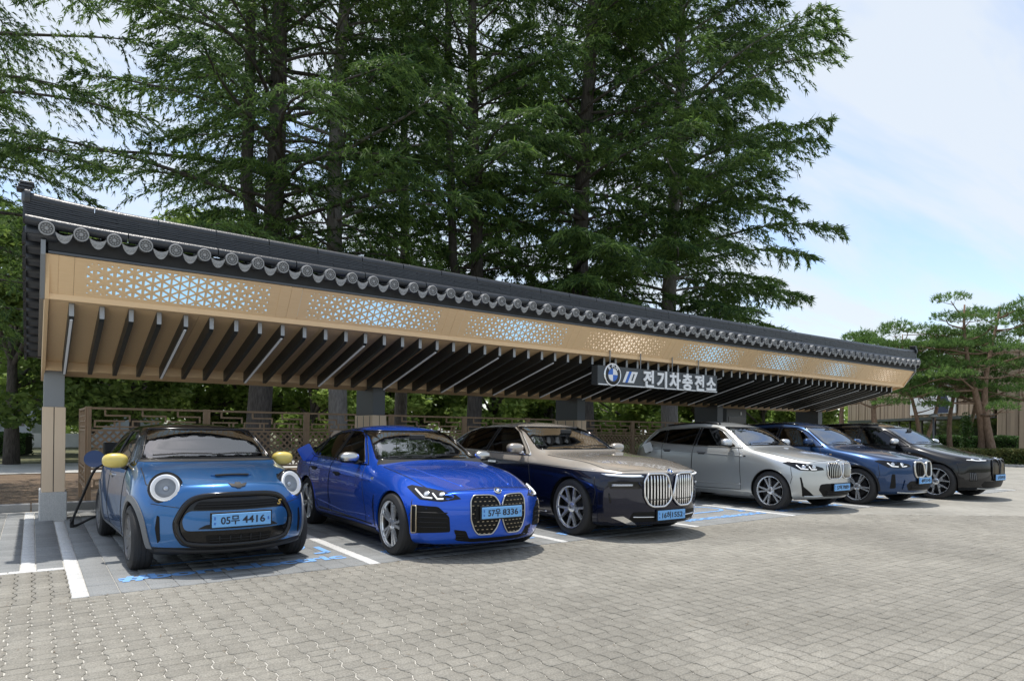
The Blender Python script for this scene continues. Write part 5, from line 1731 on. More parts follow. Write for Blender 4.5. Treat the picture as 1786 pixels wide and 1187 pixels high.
# ---------------------------------------------------------------- small electric hatchback
def build_hatch():
    S = dict(L=3.85, W=.845, wr=.308, ww=.195, rim=.215, axles=(.79, 3.285), track=.835, arch=.352,
             spokes=(9, 'wide', .2, 'rim_grey'), planF=.34, planR=.22, planE=2.2, blend=1.0, sh=.10, ws=.03,
             nose=[(.15, .10), (.22, .045), (.35, .0), (.52, .0), (.66, .015), (.76, .05), (.85, .12), (.93, .20)],
             tail=[(.2, .08), (.45, 0), (.8, .06), (1.0, .14)],
             stations=[0, .06, .16, .3, .46, .64, .8, .96, 1.08, 1.16, 1.24, 1.36, 1.5, 1.62, 1.72, 1.84, 2.1, 2.5, 2.9, 3.2, 3.4, 3.55, 3.66, 3.76, 3.82, 3.85])
    S['curves'] = dict(
        zb=[(0, .20), (.3, .165), (3.4, .165), (3.85, .24)],
        W=[(0, .70), (.3, .79), (.7, .842), (1.0, .835), (1.8, .825), (2.6, .83), (3.2, .845), (3.6, .80), (3.85, .66)],
        tuck=[(0, .15), (.3, .13), (.8, .095), (1.1, .075), (1.5, .06), (3.0, .06), (3.5, .08), (3.85, .1)],
        zbelt=[(0, .735), (.25, .80), (.6, .87), (1.05, .915), (2.0, .93), (3.2, .955), (3.6, .93), (3.85, .80)],
        wu=[(0, .46), (.3, .58), (.8, .665), (1.08, .70), (1.2, .69), (1.74, .585), (2.3, .575), (3.2, .545), (3.55, .56), (3.85, .52)],
        zu=[(0, .815), (.25, .88), (.6, .935), (1.05, .972), (1.16, 1.0), (1.74, 1.345), (2.2, 1.375), (3.0, 1.35), (3.4, 1.28), (3.6, 1.08), (3.85, .86)],
        zt=[(0, .84), (.25, .915), (.6, .97), (1.05, 1.005), (1.14, 1.022), (1.70, 1.382), (1.85, 1.408), (2.3, 1.43), (3.0, 1.405), (3.4, 1.33), (3.6, 1.12), (3.85, .88)])
    c = Car(S, (1.613, 6.60, 0), R(1.6), 'small two-door blue hatchback with black roof, yellow mirrors and round headlights', 'car')
    blue = paint('paint_island_blue', (0.030, 0.130, 0.330), .55, .30,
                 zones=[(1.035, -.003, True, (.012, .012, .013), True), (.262, 0, False, (.030, .031, .033), False)])
    glossk = M['black_gloss']
    for ax in S['axles']:
        for sg in (-1, 1): c.cut(('s', sg), arc_poly(ax, S['wr'], S['arch']))
    door = [(1.50, 1.0), (2.42, .985), (2.36, 1.325), (2.0, 1.335), (1.78, 1.29)]
    rear = [(2.48, .985), (3.28, 1.0), (3.22, 1.26), (3.05, 1.30), (2.44, 1.325)]
    panes(c, [round_poly(door, .04), round_poly(rear, .05)], ['side_glass', 'privacy_glass'], None)
    for sg in (-1, 1):
        c.decal('door_pillar', ('s', sg), [(2.425, .985), (2.475, .985), (2.435, 1.33), (2.365, 1.33)], glossk, .003, .08)
        c.decal('front_pillar', ('s', sg), [(1.22, .965), (1.47, .985), (1.76, 1.30), (1.70, 1.325), (1.20, .985)], glossk, .003, .06)
        c.line('window_trim', ('s', sg), [(1.12, .935), (1.5, .972), (2.4, .965), (3.36, .975)], .010, M['satin_metal'], .002)
    ws = round_poly([(-.655, 1.045), (.655, 1.045), (.535, 1.355), (-.535, 1.355)], .03)
    windscreen(c, ws, (.9, 1.95), gm='hatch_windscreen')
    c.decal('roof_edge', ('t',), [(-.56, 1.735), (.56, 1.735), (.56, 1.775), (-.56, 1.775)], glossk, .003, .06)
    for sg in (-1, 1):                                   # black posts beside the windscreen
        pst = [(sg * .665, 1.03), (sg * .715, 1.03), (sg * .60, 1.345), (sg * .548, 1.36)]
        c.decal('windscreen_post', ('f',), pst if sg > 0 else pst[::-1], glossk, .003, .05)
    c.decal('cowl', ('f',), [(-.69, 1.012), (.69, 1.012), (.67, 1.035), (-.67, 1.035)], M['black_plastic'], .004, .05)
    # grille: wide rounded hexagon with a thick gloss-black surround
    gx = .50
    gq = [(.30, .75), (.44, .69), (.525, .545), (.54, .45), (.505, .34), (.41, .275)]
    gp = spline([(0, .76)] + gq + [(0, .26)] + [(-a, b) for a, b in gq[::-1]], 5)
    sc = lambda k, kz, dz=0: [(a * k, .51 + (b - .51) * kz + dz) for a, b in gp]
    g = c.decal('grille', ('f',), gp, glossk, .006, .05, thick=.02)
    c.line('grille_surround', ('f',), sc(.955, .93), .028, glossk, .004, g, True, .05, 10)
    c.line('grille_edge', ('f',), sc(1.0, 1.0), .009, M['black_plastic'], .006, g, True, .05, 6)
    slot = round_poly([(-.40, .61), (.40, .61), (.35, .685), (-.35, .685)], .03)
    c.decal('upper_slot', ('f',), slot, M['mesh_black'], .010, .06, g, thick=.004)
    for zz in (.638, .66): c.line('slat', ('f',), [(-.36, zz), (.36, zz)], .006, M['black_plastic'], .014, g)
    pan = round_poly([(-.455, .42), (.455, .42), (.475, .52), (.43, .60), (-.43, .60), (-.475, .52)], .04)
    c.decal('grille_panel', ('f',), pan, blue, .022, .06, g, thick=.02)
    c.decal('plate_shelf', ('f',), round_poly([(-.36, .435), (.36, .435), (.29, .475), (-.29, .475)], .02), M['black_plastic'], .026, .06, g, thick=.01)
    low = round_poly([(-.28, .295), (.28, .295), (.30, .375), (-.30, .375)], .02)
    c.decal('lower_intake', ('f',), low, M['mesh_black'], .010, .06, g, thick=.004)
    for xx in (-.18, -.09, 0, .09, .18): c.line('slat', ('f',), [(xx, .30), (xx, .37)], .006, M['black_plastic'], .016, g)
    for zz in (.32, .345): c.line('slat', ('f',), [(-.26, zz), (.26, zz)], .004, M['black_plastic'], .016, g)
    sm = text_mesh('S', .05, .004, .002, shear=.3); sm.materials.append(M['gold_badge'])
    p = c.hit(('f',), .39, .65); link('badge_letter', sm, g, (p.x, p.y - .022, p.z))
    # lips in the bumper corners
    for sg in (-1, 1):
        v = ('d', sg, R(30))
        u = lambda x, y: x * math.cos(R(30)) + y * math.sin(R(30))
        a = u(.70, .22)
        c.decal('bumper_vent', v, round_poly([(a - .022, .33), (a + .006, .30), (a + .028, .44), (a + .012, .56), (a - .012, .545)], .01), M['mesh_black'], .003, .04)
    c.line('bumper_crease', ('f',), [(-.70, .66), (-.50, .63)], .004, M['black_plastic'], -.001)
    c.line('bumper_crease', ('f',), [(.50, .63), (.70, .66)], .004, M['black_plastic'], -.001)
    # headlights
    for sg in (-1, 1):
        p, n = c.ray(('d', sg, R(20)), .672, .80)
        nn = (Vector((sg * .30, -1, .16)).normalized() * .75 + n * .25).normalized()
        rot = nn.to_track_quat('Z', 'Y').to_matrix().to_4x4()
        M4 = Matrix.Translation(p + nn * .004) @ rot
        dv = c.cen - np.array(p); al = dv @ np.array(nn); c.keep &= ~((np.linalg.norm(dv - al[:, None] * np.array(nn), axis=1) < .139) & (abs(al) < .20))
        h = MB().lathe([(.138, -.07), (.153, .0), (.151, .028), (.142, .038), (.134, .034), (.127, .012), (.124, -.04)], 36, M4).build('headlight', glossk, c.root, R(40))
        MB().lathe([(.127, .018), (.125, .034), (.118, .040), (.098, .038), (.094, .03), (.092, .014)], 36, M4).build('light_ring', M['lamp_white'], h, True)
        MB().lathe([(.126, .010), (.092, .012), (.072, -.004), (.0005, -.02)], 24, M4).build('reflector', M['lamp_bowl'], h, True)
        mb = MB().lathe([(.0005, .012), (.018, .008), (.026, .0), (.028, -.016)], 18, M4); mb.build('projector', M['lamp_reflector'], h, True)
        MB().lathe([(.120, .040), (.10, .056), (.055, .066), (.0005, .070)], 30, M4).build('lens', M['lens_glass'], h, True)
    # bonnet: scoop, winged badge, shut lines
    sc_ = [(.0 + .19 * math.cos(t), .36 + .04 * math.sin(t)) for t in np.linspace(0, 2 * PI, 30, endpoint=False)]
    c.decal('bonnet_scoop', ('t',), sc_, blue, .016, .05, thick=.02)
    sl = round_poly([(-.15, .312), (.15, .312), (.16, .345), (-.16, .345)], .012)
    c.decal('scoop_slot', ('t',), sl, M['mesh_black'], .022, .04, thick=.01)
    wz = .825
    wing = [(-.085, wz + .016), (-.03, wz + .010), (-.024, wz + .022), (.024, wz + .022), (.03, wz + .010), (.085, wz + .016), (.062, wz - .010), (.028, wz - .016), (.016, wz - .026), (-.016, wz - .026), (-.028, wz - .016), (-.062, wz - .010)]
    c.decal('winged_badge', ('f',), wing, M['black_plastic'], .008, .03)
    body_seam(c, [[(-.69, 1.04), (-.70, .9), (-.71, .62), (-.66, .42)], [(.69, 1.04), (.70, .9), (.71, .62), (.66, .42)]])
    number_plate(c, .515, ('05무', '4416'), w=.52, h=.112, off=.045)
    seams(c, [[(1.45, .99), (1.40, .80), (1.36, .30), (1.55, .235), (2.38, .235), (2.50, .45), (2.47, .97)]])
    handles(c, [(2.28, .83)], M['chrome'], .17)
    arches_trim(c, M['grey_plastic'], .055, .010)
    for sg in (-1, 1):
        c.decal('sill_trim', ('s', sg), [(1.15, .175), (2.93, .175), (2.93, .25), (1.15, .25)], M['grey_plastic'], .010, .08, thick=.02)
    c.line('front_lip', ('f',), [(-.66, .235), (-.4, .225), (0, .22), (.4, .225), (.66, .235)], .026, M['black_plastic'], .0)
    mirror(c, 1.46, 1.02, M['yellow_paint'], M['black_gloss'], (.12, .085, .078), .035)
    interior(c, 1.12, 2.02, .42, 1.26, .34, 'seat_dark', 2.75)
    add_wheels(c)
    c.finish_body(blue)
    charge_flap(c, 3.30, .93, 'round', M['flap_blue'], -1)
    return c

def kidney_pair(car, outl, zc, m_frame, view=('f',), r=.014, parent=None, off=.012):
    out = []
    for sg in (-1, 1):
        poly = [(sg * a, b) for a, b in outl]
        if sg < 0: poly = poly[::-1]
        g = car.decal('grille', view, poly, M['mesh_black'], .004, .06, thick=.02)
        car.line('grille_frame', view, poly, r, m_frame, off, g, True, .05, 8)
        out.append((sg, g, poly))
    return out

def sedan_lights(car, polys, y_tab, ang, strips, m_strip='lamp_white'):
    """polys: outline as (x, y, z) points near the shell for the right-hand lamp"""
    for sg in (-1, 1):
        v = ('d', sg, ang)
        tr = lambda P: [(x * math.cos(ang) + y * math.sin(ang), z) for x, y, z in P]
        for poly in polys:
            h = car.decal('headlight', v, round_poly(tr(poly), .012), M['black_gloss'], .004, .05)
            for st in strips:
                car.line('daylight_strip', v, tr(st), .009, M[m_strip], .008, h, n=6, step=.03)
            cx = np.mean([p[0] for p in tr(poly)]); cz = np.mean([p[1] for p in tr(poly)])
            for k in (-.11, .06):
                p, n = car.ray(v, cx + k, cz)
                if p is not None:
                    M4 = Matrix.Translation(p + n * .002) @ n.to_track_quat('Z', 'Y').to_matrix().to_4x4()
                    MB().lathe([(.034, 0), (.03, .008), (.018, .004), (.0005, .007)], 14, M4).build('lamp_reflector', M['lamp_reflector'], h, True)

# ---------------------------------------------------------------- blue four-door coupe
def build_coupe():
    S = dict(L=4.785, W=.926, wr=.338, ww=.245, rim=.248, axles=(.86, 3.716), track=.905, arch=.372,
             spokes=(5, 'double', .17, 'rim_silver'), planF=.36, planR=.2, planE=2.5, blend=1.05, ws=.018,
             nose=[(.13, .13), (.2, .06), (.3, .01), (.42, .0), (.58, .0), (.66, .02), (.73, .07), (.80, .16)],
             tail=[(.2, .12), (.5, 0), (.9, .03), (1.1, .12)],
             stations=[0, .06, .16, .3, .46, .64, .86, 1.06, 1.25, 1.38, 1.47, 1.56, 1.7, 1.9, 2.1, 2.22, 2.36, 2.7, 3.1, 3.5, 3.8, 4.1, 4.35, 4.55, 4.68, 4.75, 4.785])
    S['curves'] = dict(
        zb=[(0, .17), (.4, .15), (4.2, .16), (4.785, .28)],
        W=[(0, .78), (.3, .865), (.8, .922), (1.2, .905), (2.4, .90), (3.2, .915), (3.8, .926), (4.4, .89), (4.785, .78)],
        tuck=[(0, .16), (.4, .13), (.9, .095), (1.45, .08), (2.0, .07), (3.4, .075), (4.0, .10), (4.785, .12)],
        zbelt=[(0, .665), (.3, .72), (.8, .80), (1.45, .885), (2.4, .93), (3.4, .97), (4.2, .99), (4.785, .93)],
        wu=[(0, .50), (.4, .63), (.9, .72), (1.45, .745), (1.58, .72), (2.25, .60), (2.8, .575), (3.6, .56), (4.2, .58), (4.785, .6)],
        zu=[(0, .715), (.3, .775), (.8, .865), (1.45, .945), (1.60, .985), (2.25, 1.335), (2.7, 1.385), (3.3, 1.36), (3.8, 1.25), (4.3, 1.07), (4.785, .985)],
        zt=[(0, .735), (.3, .80), (.8, .895), (1.40, .965), (1.50, .985), (2.22, 1.385), (2.45, 1.425), (2.75, 1.446), (3.3, 1.415), (3.8, 1.30), (4.3, 1.09), (4.7, 1.01), (4.785, .98)],
        dt=[(0, 0), (1.2, .0), (1.6, .02), (3.0, .02), (3.4, 0), (4.785, 0)])
    c = Car(S, (4.09, 5.85, 0), R(-1.0), 'bright blue four-door coupe with open charge flap beside the small hatchback', 'car')
    blue = paint('paint_portimao_blue', (0.012, 0.095, 0.60), .5, .26)
    for ax in S['axles']:
        for sg in (-1, 1): c.cut(('s', sg), arc_poly(ax, S['wr'], S['arch']))
    front = [(1.86, .965), (2.80, .985), (2.74, 1.355), (2.5, 1.35), (2.28, 1.285)]
    rear = [(2.87, .985), (3.55, 1.005), (3.62, 1.24), (3.3, 1.32), (2.81, 1.355)]
    quarter = [(3.61, 1.01), (3.98, 1.06), (3.69, 1.215)]
    panes(c, [round_poly(front, .03), round_poly(rear, .03), round_poly(quarter, .02)], ['side_glass', 'privacy_glass', 'privacy_glass'], None)
    for sg in (-1, 1):
        c.decal('door_pillar', ('s', sg), [(2.81, .975), (2.86, .975), (2.80, 1.36), (2.75, 1.36)], M['black_gloss'], .004, .08)
        c.decal('rear_pillar', ('s', sg), [(3.56, 1.0), (3.60, 1.0), (3.68, 1.22), (3.63, 1.24)], M['black_gloss'], .004, .08)
        c.line('window_trim', ('s', sg), [(1.74, .945), (2.8, .965), (3.6, .985), (4.05, 1.05), (3.70, 1.24), (3.3, 1.345), (2.75, 1.378), (2.45, 1.365), (2.2, 1.27), (1.74, .945)], .008, M['black_gloss'], .003)
        c.decal('side_skirt', ('s', sg), [(1.32, .165), (3.28, .165), (3.28, .235), (1.32, .235)], M['black_plastic'], .012, .1, thick=.02)
        c.decal('wing_vent', ('s', sg), round_poly([(1.295, .26), (1.32, .26), (1.345, .50), (1.33, .62), (1.315, .62), (1.31, .45)], .008), M['black_gloss'], .004, .05)
        c.line('sill_crease', ('s', sg), [(1.40, .27), (3.2, .30)], .009, M['black_gloss'], .0)
    windscreen(c, round_poly([(-.70, 1.005), (.70, 1.005), (.565, 1.358), (-.565, 1.358)], .03), (1.3, 2.5))
    # kidneys: tall, joined across the middle
    outl = round_poly([(.016, .60), (.065, .676), (.14, .688), (.305, .688), (.342, .63), (.342, .44), (.305, .33), (.255, .278), (.10, .278), (.05, .345), (.016, .43)], .03)
    for sg, g, poly in kidney_pair(c, outl, .5, M['satin_metal'], r=.0075):
        for zz in np.arange(.29, .72, .042):
            for kx, xx in enumerate(np.arange(.06, .37, .052)):
                x2 = xx + (.026 if int(round(zz / .042)) % 2 else 0)
                if in_poly(np.array([sg * x2]), np.array([zz]), poly)[0] and in_poly(np.array([sg * (x2 + .016), sg * (x2 - .016)]), np.array([zz, zz]), poly).all():
                    p = c.hit(('f',), sg * x2, zz, .008)
                    MB().box((0, 0, 0), (.024, .010, .007)).build('mesh_tab', M['bronze_metal'], g, loc=p)
    c.decal('plate_bar', ('f',), [(-.30, .44), (.30, .44), (.30, .575), (-.30, .575)], M['mesh_black'], .016, .06, thick=.02)
    number_plate(c, .508, ('57우', '8336'), w=.50, h=.108, off=.03)
    low = round_poly([(-.50, .335), (-.385, .32), (-.34, .235), (.34, .235), (.385, .32), (.50, .335), (.46, .215), (.30, .195), (-.30, .195), (-.46, .215)], .015)
    c.decal('lower_intake', ('f',), low, M['mesh_black'], .003, .06)
    for sg in (-1, 1):
        for zz in (.235, .265, .295): c.line('slat', ('f',), [(sg * .40, zz), (sg * .475, zz)], .004, M['black_plastic'], .008)
        v = ('d', sg, R(35)); cs, sn = math.cos(R(35)), math.sin(R(35))
        U = lambda x, y: x * cs + y * sn
        a, b = U(.60, .06), U(.86, .42)
        q = c.decal('side_intake', v, round_poly([(a, .31), (b, .285), (b, .585), (a + .13, .575), (a + .01, .47)], .025), M['mesh_black'], .003, .05)
        for zz in (.36, .41, .46, .51): c.line('slat', v, [(a + .03, zz), (b - .07, zz)], .006, M['black_plastic'], .008, q)
        c.line('intake_frame', v, round_poly([(b - .055, .295), (b, .29), (b, .575), (b - .055, .57)], .015), .010, M['bronze_metal'], .008, q, True)
        c.decal('flank_badge', ('s', sg), round_poly([(1.40, .79), (1.47, .79), (1.47, .815), (1.40, .815)], .006), M['chrome'], .004, .03)
    sedan_lights(c, [[(.43, .11, .655), (.62, .20, .625), (.80, .36, .640), (.87, .56, .755), (.83, .52, .775), (.70, .27, .745), (.50, .14, .705)]], None, R(35),
                 [[(.60, .19, .655), (.66, .22, .650), (.70, .26, .70)], [(.70, .26, .655), (.77, .33, .66), (.82, .44, .735)]], 'lamp_white')
    p, n = c.ray(('f',), 0, .725)
    roundel(.042, c.root, Matrix.Translation(p + n * .004) @ n.to_track_quat('Z', 'Y').to_matrix().to_4x4(), 'bonnet_emblem')
    body_seam(c, [[(-.73, 1.42), (-.72, .95), (-.64, .42), (-.50, .24), (-.30, .18), (0, .17), (.30, .18), (.50, .24), (.64, .42), (.72, .95), (.73, 1.42)]])
    for sg in (-1, 1):
        c.line('bonnet_crease', ('t',), [(sg * .50, 1.30), (sg * .44, .8), (sg * .30, .30)], .012, blue, -.006)
    seams(c, [[(1.80, .95), (1.72, .80), (1.60, .45), (1.58, .28), (2.75, .26), (2.84, .50), (2.83, .965)],
              [(2.83, .95), (2.86, .28), (3.25, .28), (3.42, .50), (3.62, .78), (3.62, .99)]])
    for sg in (-1, 1):
        c.line('flank_crease', ('s', sg), [(1.45, .775), (2.4, .80), (3.3, .835), (4.2, .87)], .011, blue, -.005)
        c.line('bumper_joint', ('s', sg), [(.50, .64), (.47, .52), (.52, .42)], .005, M['black_plastic'], -.001)
        c.line('sill_crease', ('s', sg), [(1.45, .36), (2.4, .33), (3.25, .40)], .012, blue, -.005)
    handles(c, [(2.55, .80), (3.42, .835)], M['black_plastic'], .20)
    mirror(c, 1.93, 1.03, M['satin_metal'], M['black_gloss'], (.125, .085, .068), .085, M['black_gloss'])
    arches_trim(c, blue, .012, .004)
    interior(c, 1.45, 2.55, .40, 1.26, .38, 'seat_tan', 3.35)
    add_wheels(c)
    c.finish_body(blue)
    charge_flap(c, 3.98, .99, 'square', M['coupe_flap_blue'], -1, .5, off=.06)
    return c

# ---------------------------------------------------------------- large two-tone saloon
def build_saloon():
    S = dict(L=5.391, W=.975, wr=.374, ww=.255, rim=.275, axles=(.92, 4.135), track=.955, arch=.412,
             spokes=(5, 'vee', .30, 'rim_silver'), planF=.34, planR=.2, planE=3.0, blend=.9, ws=.010, sh=.08,
             nose=[(.15, .10), (.22, .04), (.32, .0), (.5, .0), (.75, .0), (.86, .02), (.93, .07), (1.0, .14)],
             tail=[(.2, .12), (.5, 0), (.9, .03), (1.1, .1)],
             stations=[0, .06, .15, .28, .46, .7, .92, 1.15, 1.4, 1.54, 1.63, 1.72, 1.86, 2.05, 2.3, 2.44, 2.6, 3.0, 3.5, 4.0, 4.35, 4.65, 4.9, 5.1, 5.25, 5.34, 5.391])
    S['curves'] = dict(
        zb=[(0, .19), (.4, .165), (4.8, .17), (5.391, .30)],
        W=[(0, .86), (.3, .93), (.9, .972), (1.4, .955), (2.5, .955), (3.6, .965), (4.3, .972), (5.0, .93), (5.391, .83)],
        tuck=[(0, .10), (.4, .085), (.9, .075), (1.5, .07), (2.2, .065), (4.0, .07), (4.6, .10), (5.391, .12)],
        zbelt=[(0, .815), (.3, .86), (.9, .935), (1.6, .985), (2.6, 1.02), (4.0, 1.05), (4.8, 1.05), (5.391, .99)],
        wu=[(0, .70), (.4, .77), (1.0, .81), (1.6, .80), (1.74, .77), (2.48, .65), (3.1, .63), (4.2, .60), (4.7, .63), (5.391, .66)],
        zu=[(0, .865), (.3, .92), (.9, 1.0), (1.6, 1.055), (1.76, 1.095), (2.48, 1.425), (3.0, 1.48), (3.8, 1.44), (4.3, 1.31), (4.75, 1.13), (5.391, 1.04)],
        zt=[(0, .885), (.3, .945), (.9, 1.03), (1.55, 1.075), (1.66, 1.095), (2.44, 1.475), (2.7, 1.52), (3.1, 1.543), (3.8, 1.50), (4.3, 1.37), (4.75, 1.16), (5.2, 1.09), (5.391, 1.05)],
        dt=[(0, 0), (1.4, 0), (1.8, .018), (3.4, .018), (3.8, 0), (5.391, 0)])
    c = Car(S, (6.76, 5.80, 0), R(-1.0), 'large two-tone saloon, beige above and navy below, with chrome twin grille', 'car')
    pt = paint('paint_two_tone', (0.004, 0.006, 0.020), .2, .22, zones=[(.848, .034, True, (.40, .36, .31), True)])
    for ax in S['axles']:
        for sg in (-1, 1): c.cut(('s', sg), arc_poly(ax, S['wr'], S['arch']))
    front = [(2.05, 1.05), (3.08, 1.07), (3.02, 1.44), (2.7, 1.435), (2.5, 1.365)]
    rear = [(3.16, 1.07), (4.0, 1.09), (4.05, 1.36), (3.7, 1.42), (3.09, 1.44)]
    quarter = [(4.06, 1.095), (4.42, 1.13), (4.13, 1.325)]
    panes(c, [round_poly(front, .03), round_poly(rear, .03), round_poly(quarter, .02)], ['side_glass', 'privacy_glass', 'privacy_glass'], None)
    for sg in (-1, 1):
        c.decal('door_pillar', ('s', sg), [(3.09, 1.06), (3.15, 1.06), (3.08, 1.445), (3.03, 1.445)], M['black_gloss'], .004, .08)
        c.decal('rear_pillar', ('s', sg), [(4.01, 1.085), (4.05, 1.085), (4.12, 1.33), (4.06, 1.36)], M['black_gloss'], .004, .08)
        c.line('window_trim', ('s', sg), [(1.93, 1.03), (3.1, 1.05), (4.0, 1.07), (4.52, 1.12), (4.16, 1.345), (3.7, 1.445), (3.05, 1.462), (2.66, 1.45), (2.42, 1.36), (1.93, 1.03)], .012, M['chrome'], .003)
        c.line('sill_crease', ('s', sg), [(1.45, .26), (3.7, .30)], .010, M['chrome'], .0)
        c.line('tone_line', ('s', sg), [(.55, .885), (1.5, .913), (3.0, .958), (4.6, 1.006)], .005, M['satin_metal'], .0)
    windscreen(c, round_poly([(-.755, 1.115), (.755, 1.115), (.61, 1.445), (-.61, 1.445)], .03), (1.5, 2.75))
    outl = round_poly([(.020, .60), (.085, .82), (.16, .845), (.385, .845), (.445, .76), (.445, .57), (.39, .465), (.32, .43), (.14, .43), (.07, .475), (.020, .53)], .03)
    for sg, g, poly in kidney_pair(c, outl, .68, M['chrome'], r=.014, off=.02):
        for xx in np.arange(.06, .43, .048):
            zz = np.linspace(.42, .86, 60)
            ok = in_poly(np.full(60, sg * xx), zz, poly)
            if ok.sum() < 6: continue
            za, zb_ = zz[ok][0], zz[ok][-1]
            c.line('slat', ('f',), [(sg * xx, za + .012), (sg * xx, (za + zb_) / 2), (sg * xx, zb_ - .012)], .0125, M['chrome'], .014, g, n=6)
        c.decal('grille_dark_strip', ('f',), [(sg * .05, .515), (sg * .41, .515), (sg * .41, .528), (sg * .05, .528)][::sg], M['black_gloss'], .027, .06, g)  # thin black strip across the lower part of the slats
    number_plate(c, .315, ('16허', '1552'), w=.50, h=.112, off=.02)
    # bumper: dark mouth, bright blades
    c.decal('lower_intake', ('f',), round_poly([(-.62, .235), (.62, .235), (.58, .365), (-.58, .365)], .03), M['mesh_black'], .004, .07)
    for sg in (-1, 1):
        c.line('bumper_blade', ('f',), [(sg * .27, .300), (sg * .57, .305)], .009, M['chrome'], .012)
        c.decal('bumper_blade', ('f',), round_poly([(sg * .80, .30), (sg * .62, .215), (sg * .50, .205), (sg * .53, .225), (sg * .68, .315)][::sg], .01), M['chrome'], .012, .04)
        v = ('d', sg, R(30)); cs, sn = math.cos(R(30)), math.sin(R(30)); U = lambda x, y: x * cs + y * sn
        # split lamps: slim daylight bar above, dark main lamp below
        t = c.decal('daytime_lamp', v, round_poly([(U(.46, .03), .812), (U(.62, .05), .806), (U(.86, .26), .816), (U(.89, .36), .842), (U(.70, .12), .842), (U(.50, .05), .838)], .012), M['lamp_reflector'], .006, .05)
        c.line('daylight_strip', v, [(U(.50, .05), .826), (U(.68, .10), .826), (U(.86, .30), .830)], .009, M['lamp_white'], .010, t)
        h = c.decal('headlight', v, round_poly([(U(.52, .04), .66), (U(.84, .24), .655), (U(.86, .28), .745), (U(.48, .03), .755)], .02), M['black_gloss'], .006, .05)
        for k in (.24, .30): c.line('lamp_bar', v, [(U(.62, .06), .66 + k * .18), (U(.83, .22), .655 + k * .18)], .008, M['lamp_reflector'], .010, h)
        c.line('lamp_corner', v, [(U(.495, .03), .67), (U(.54, .05), .745)], .011, pt, .012, h)
        c.line('flank_vent', ('d', sg, R(40)), [(.80 * math.cos(R(40)) + .3 * math.sin(R(40)), .48), (.80 * math.cos(R(40)) + .33 * math.sin(R(40)), .60)], .012, M['black_gloss'], .0)
    p, n = c.ray(('f',), 0, .872)
    roundel(.043, c.root, Matrix.Translation(p + n * .004) @ n.to_track_quat('Z', 'Y').to_matrix().to_4x4(), 'bonnet_emblem')
    body_seam(c, [[(-.80, 1.60), (-.81, 1.0), (-.77, .45), (-.66, .22), (-.40, .12)], [(.80, 1.60), (.81, 1.0), (.77, .45), (.66, .22), (.40, .12)]])
    seams(c, [[(1.98, 1.03), (1.88, .90), (1.78, .50), (1.76, .30), (3.02, .28), (3.14, .50), (3.12, 1.05)],
              [(3.12, 1.04), (3.16, .30), (3.62, .30), (3.80, .52), (4.02, .82), (4.05, 1.07)]])
    for sg in (-1, 1):
        c.line('flank_crease', ('s', sg), [(1.5, .40), (2.6, .365), (3.6, .42)], .012, pt, -.005)
        c.line('bumper_joint', ('s', sg), [(.50, .80), (.46, .60), (.49, .44)], .005, M['black_plastic'], -.001)
    handles(c, [(2.82, .90), (3.80, .93)], M['chrome'], .22)
    mirror(c, 2.10, 1.13, M['beige_paint'], M['chrome'], (.135, .09, .072), .09, M['satin_metal'])
    arches_trim(c, M['black_gloss'], .010, .003)
    interior(c, 1.62, 2.80, .44, 1.36, .40, 'seat_tan', 3.75)
    add_wheels(c)
    c.finish_body(pt)
    return c

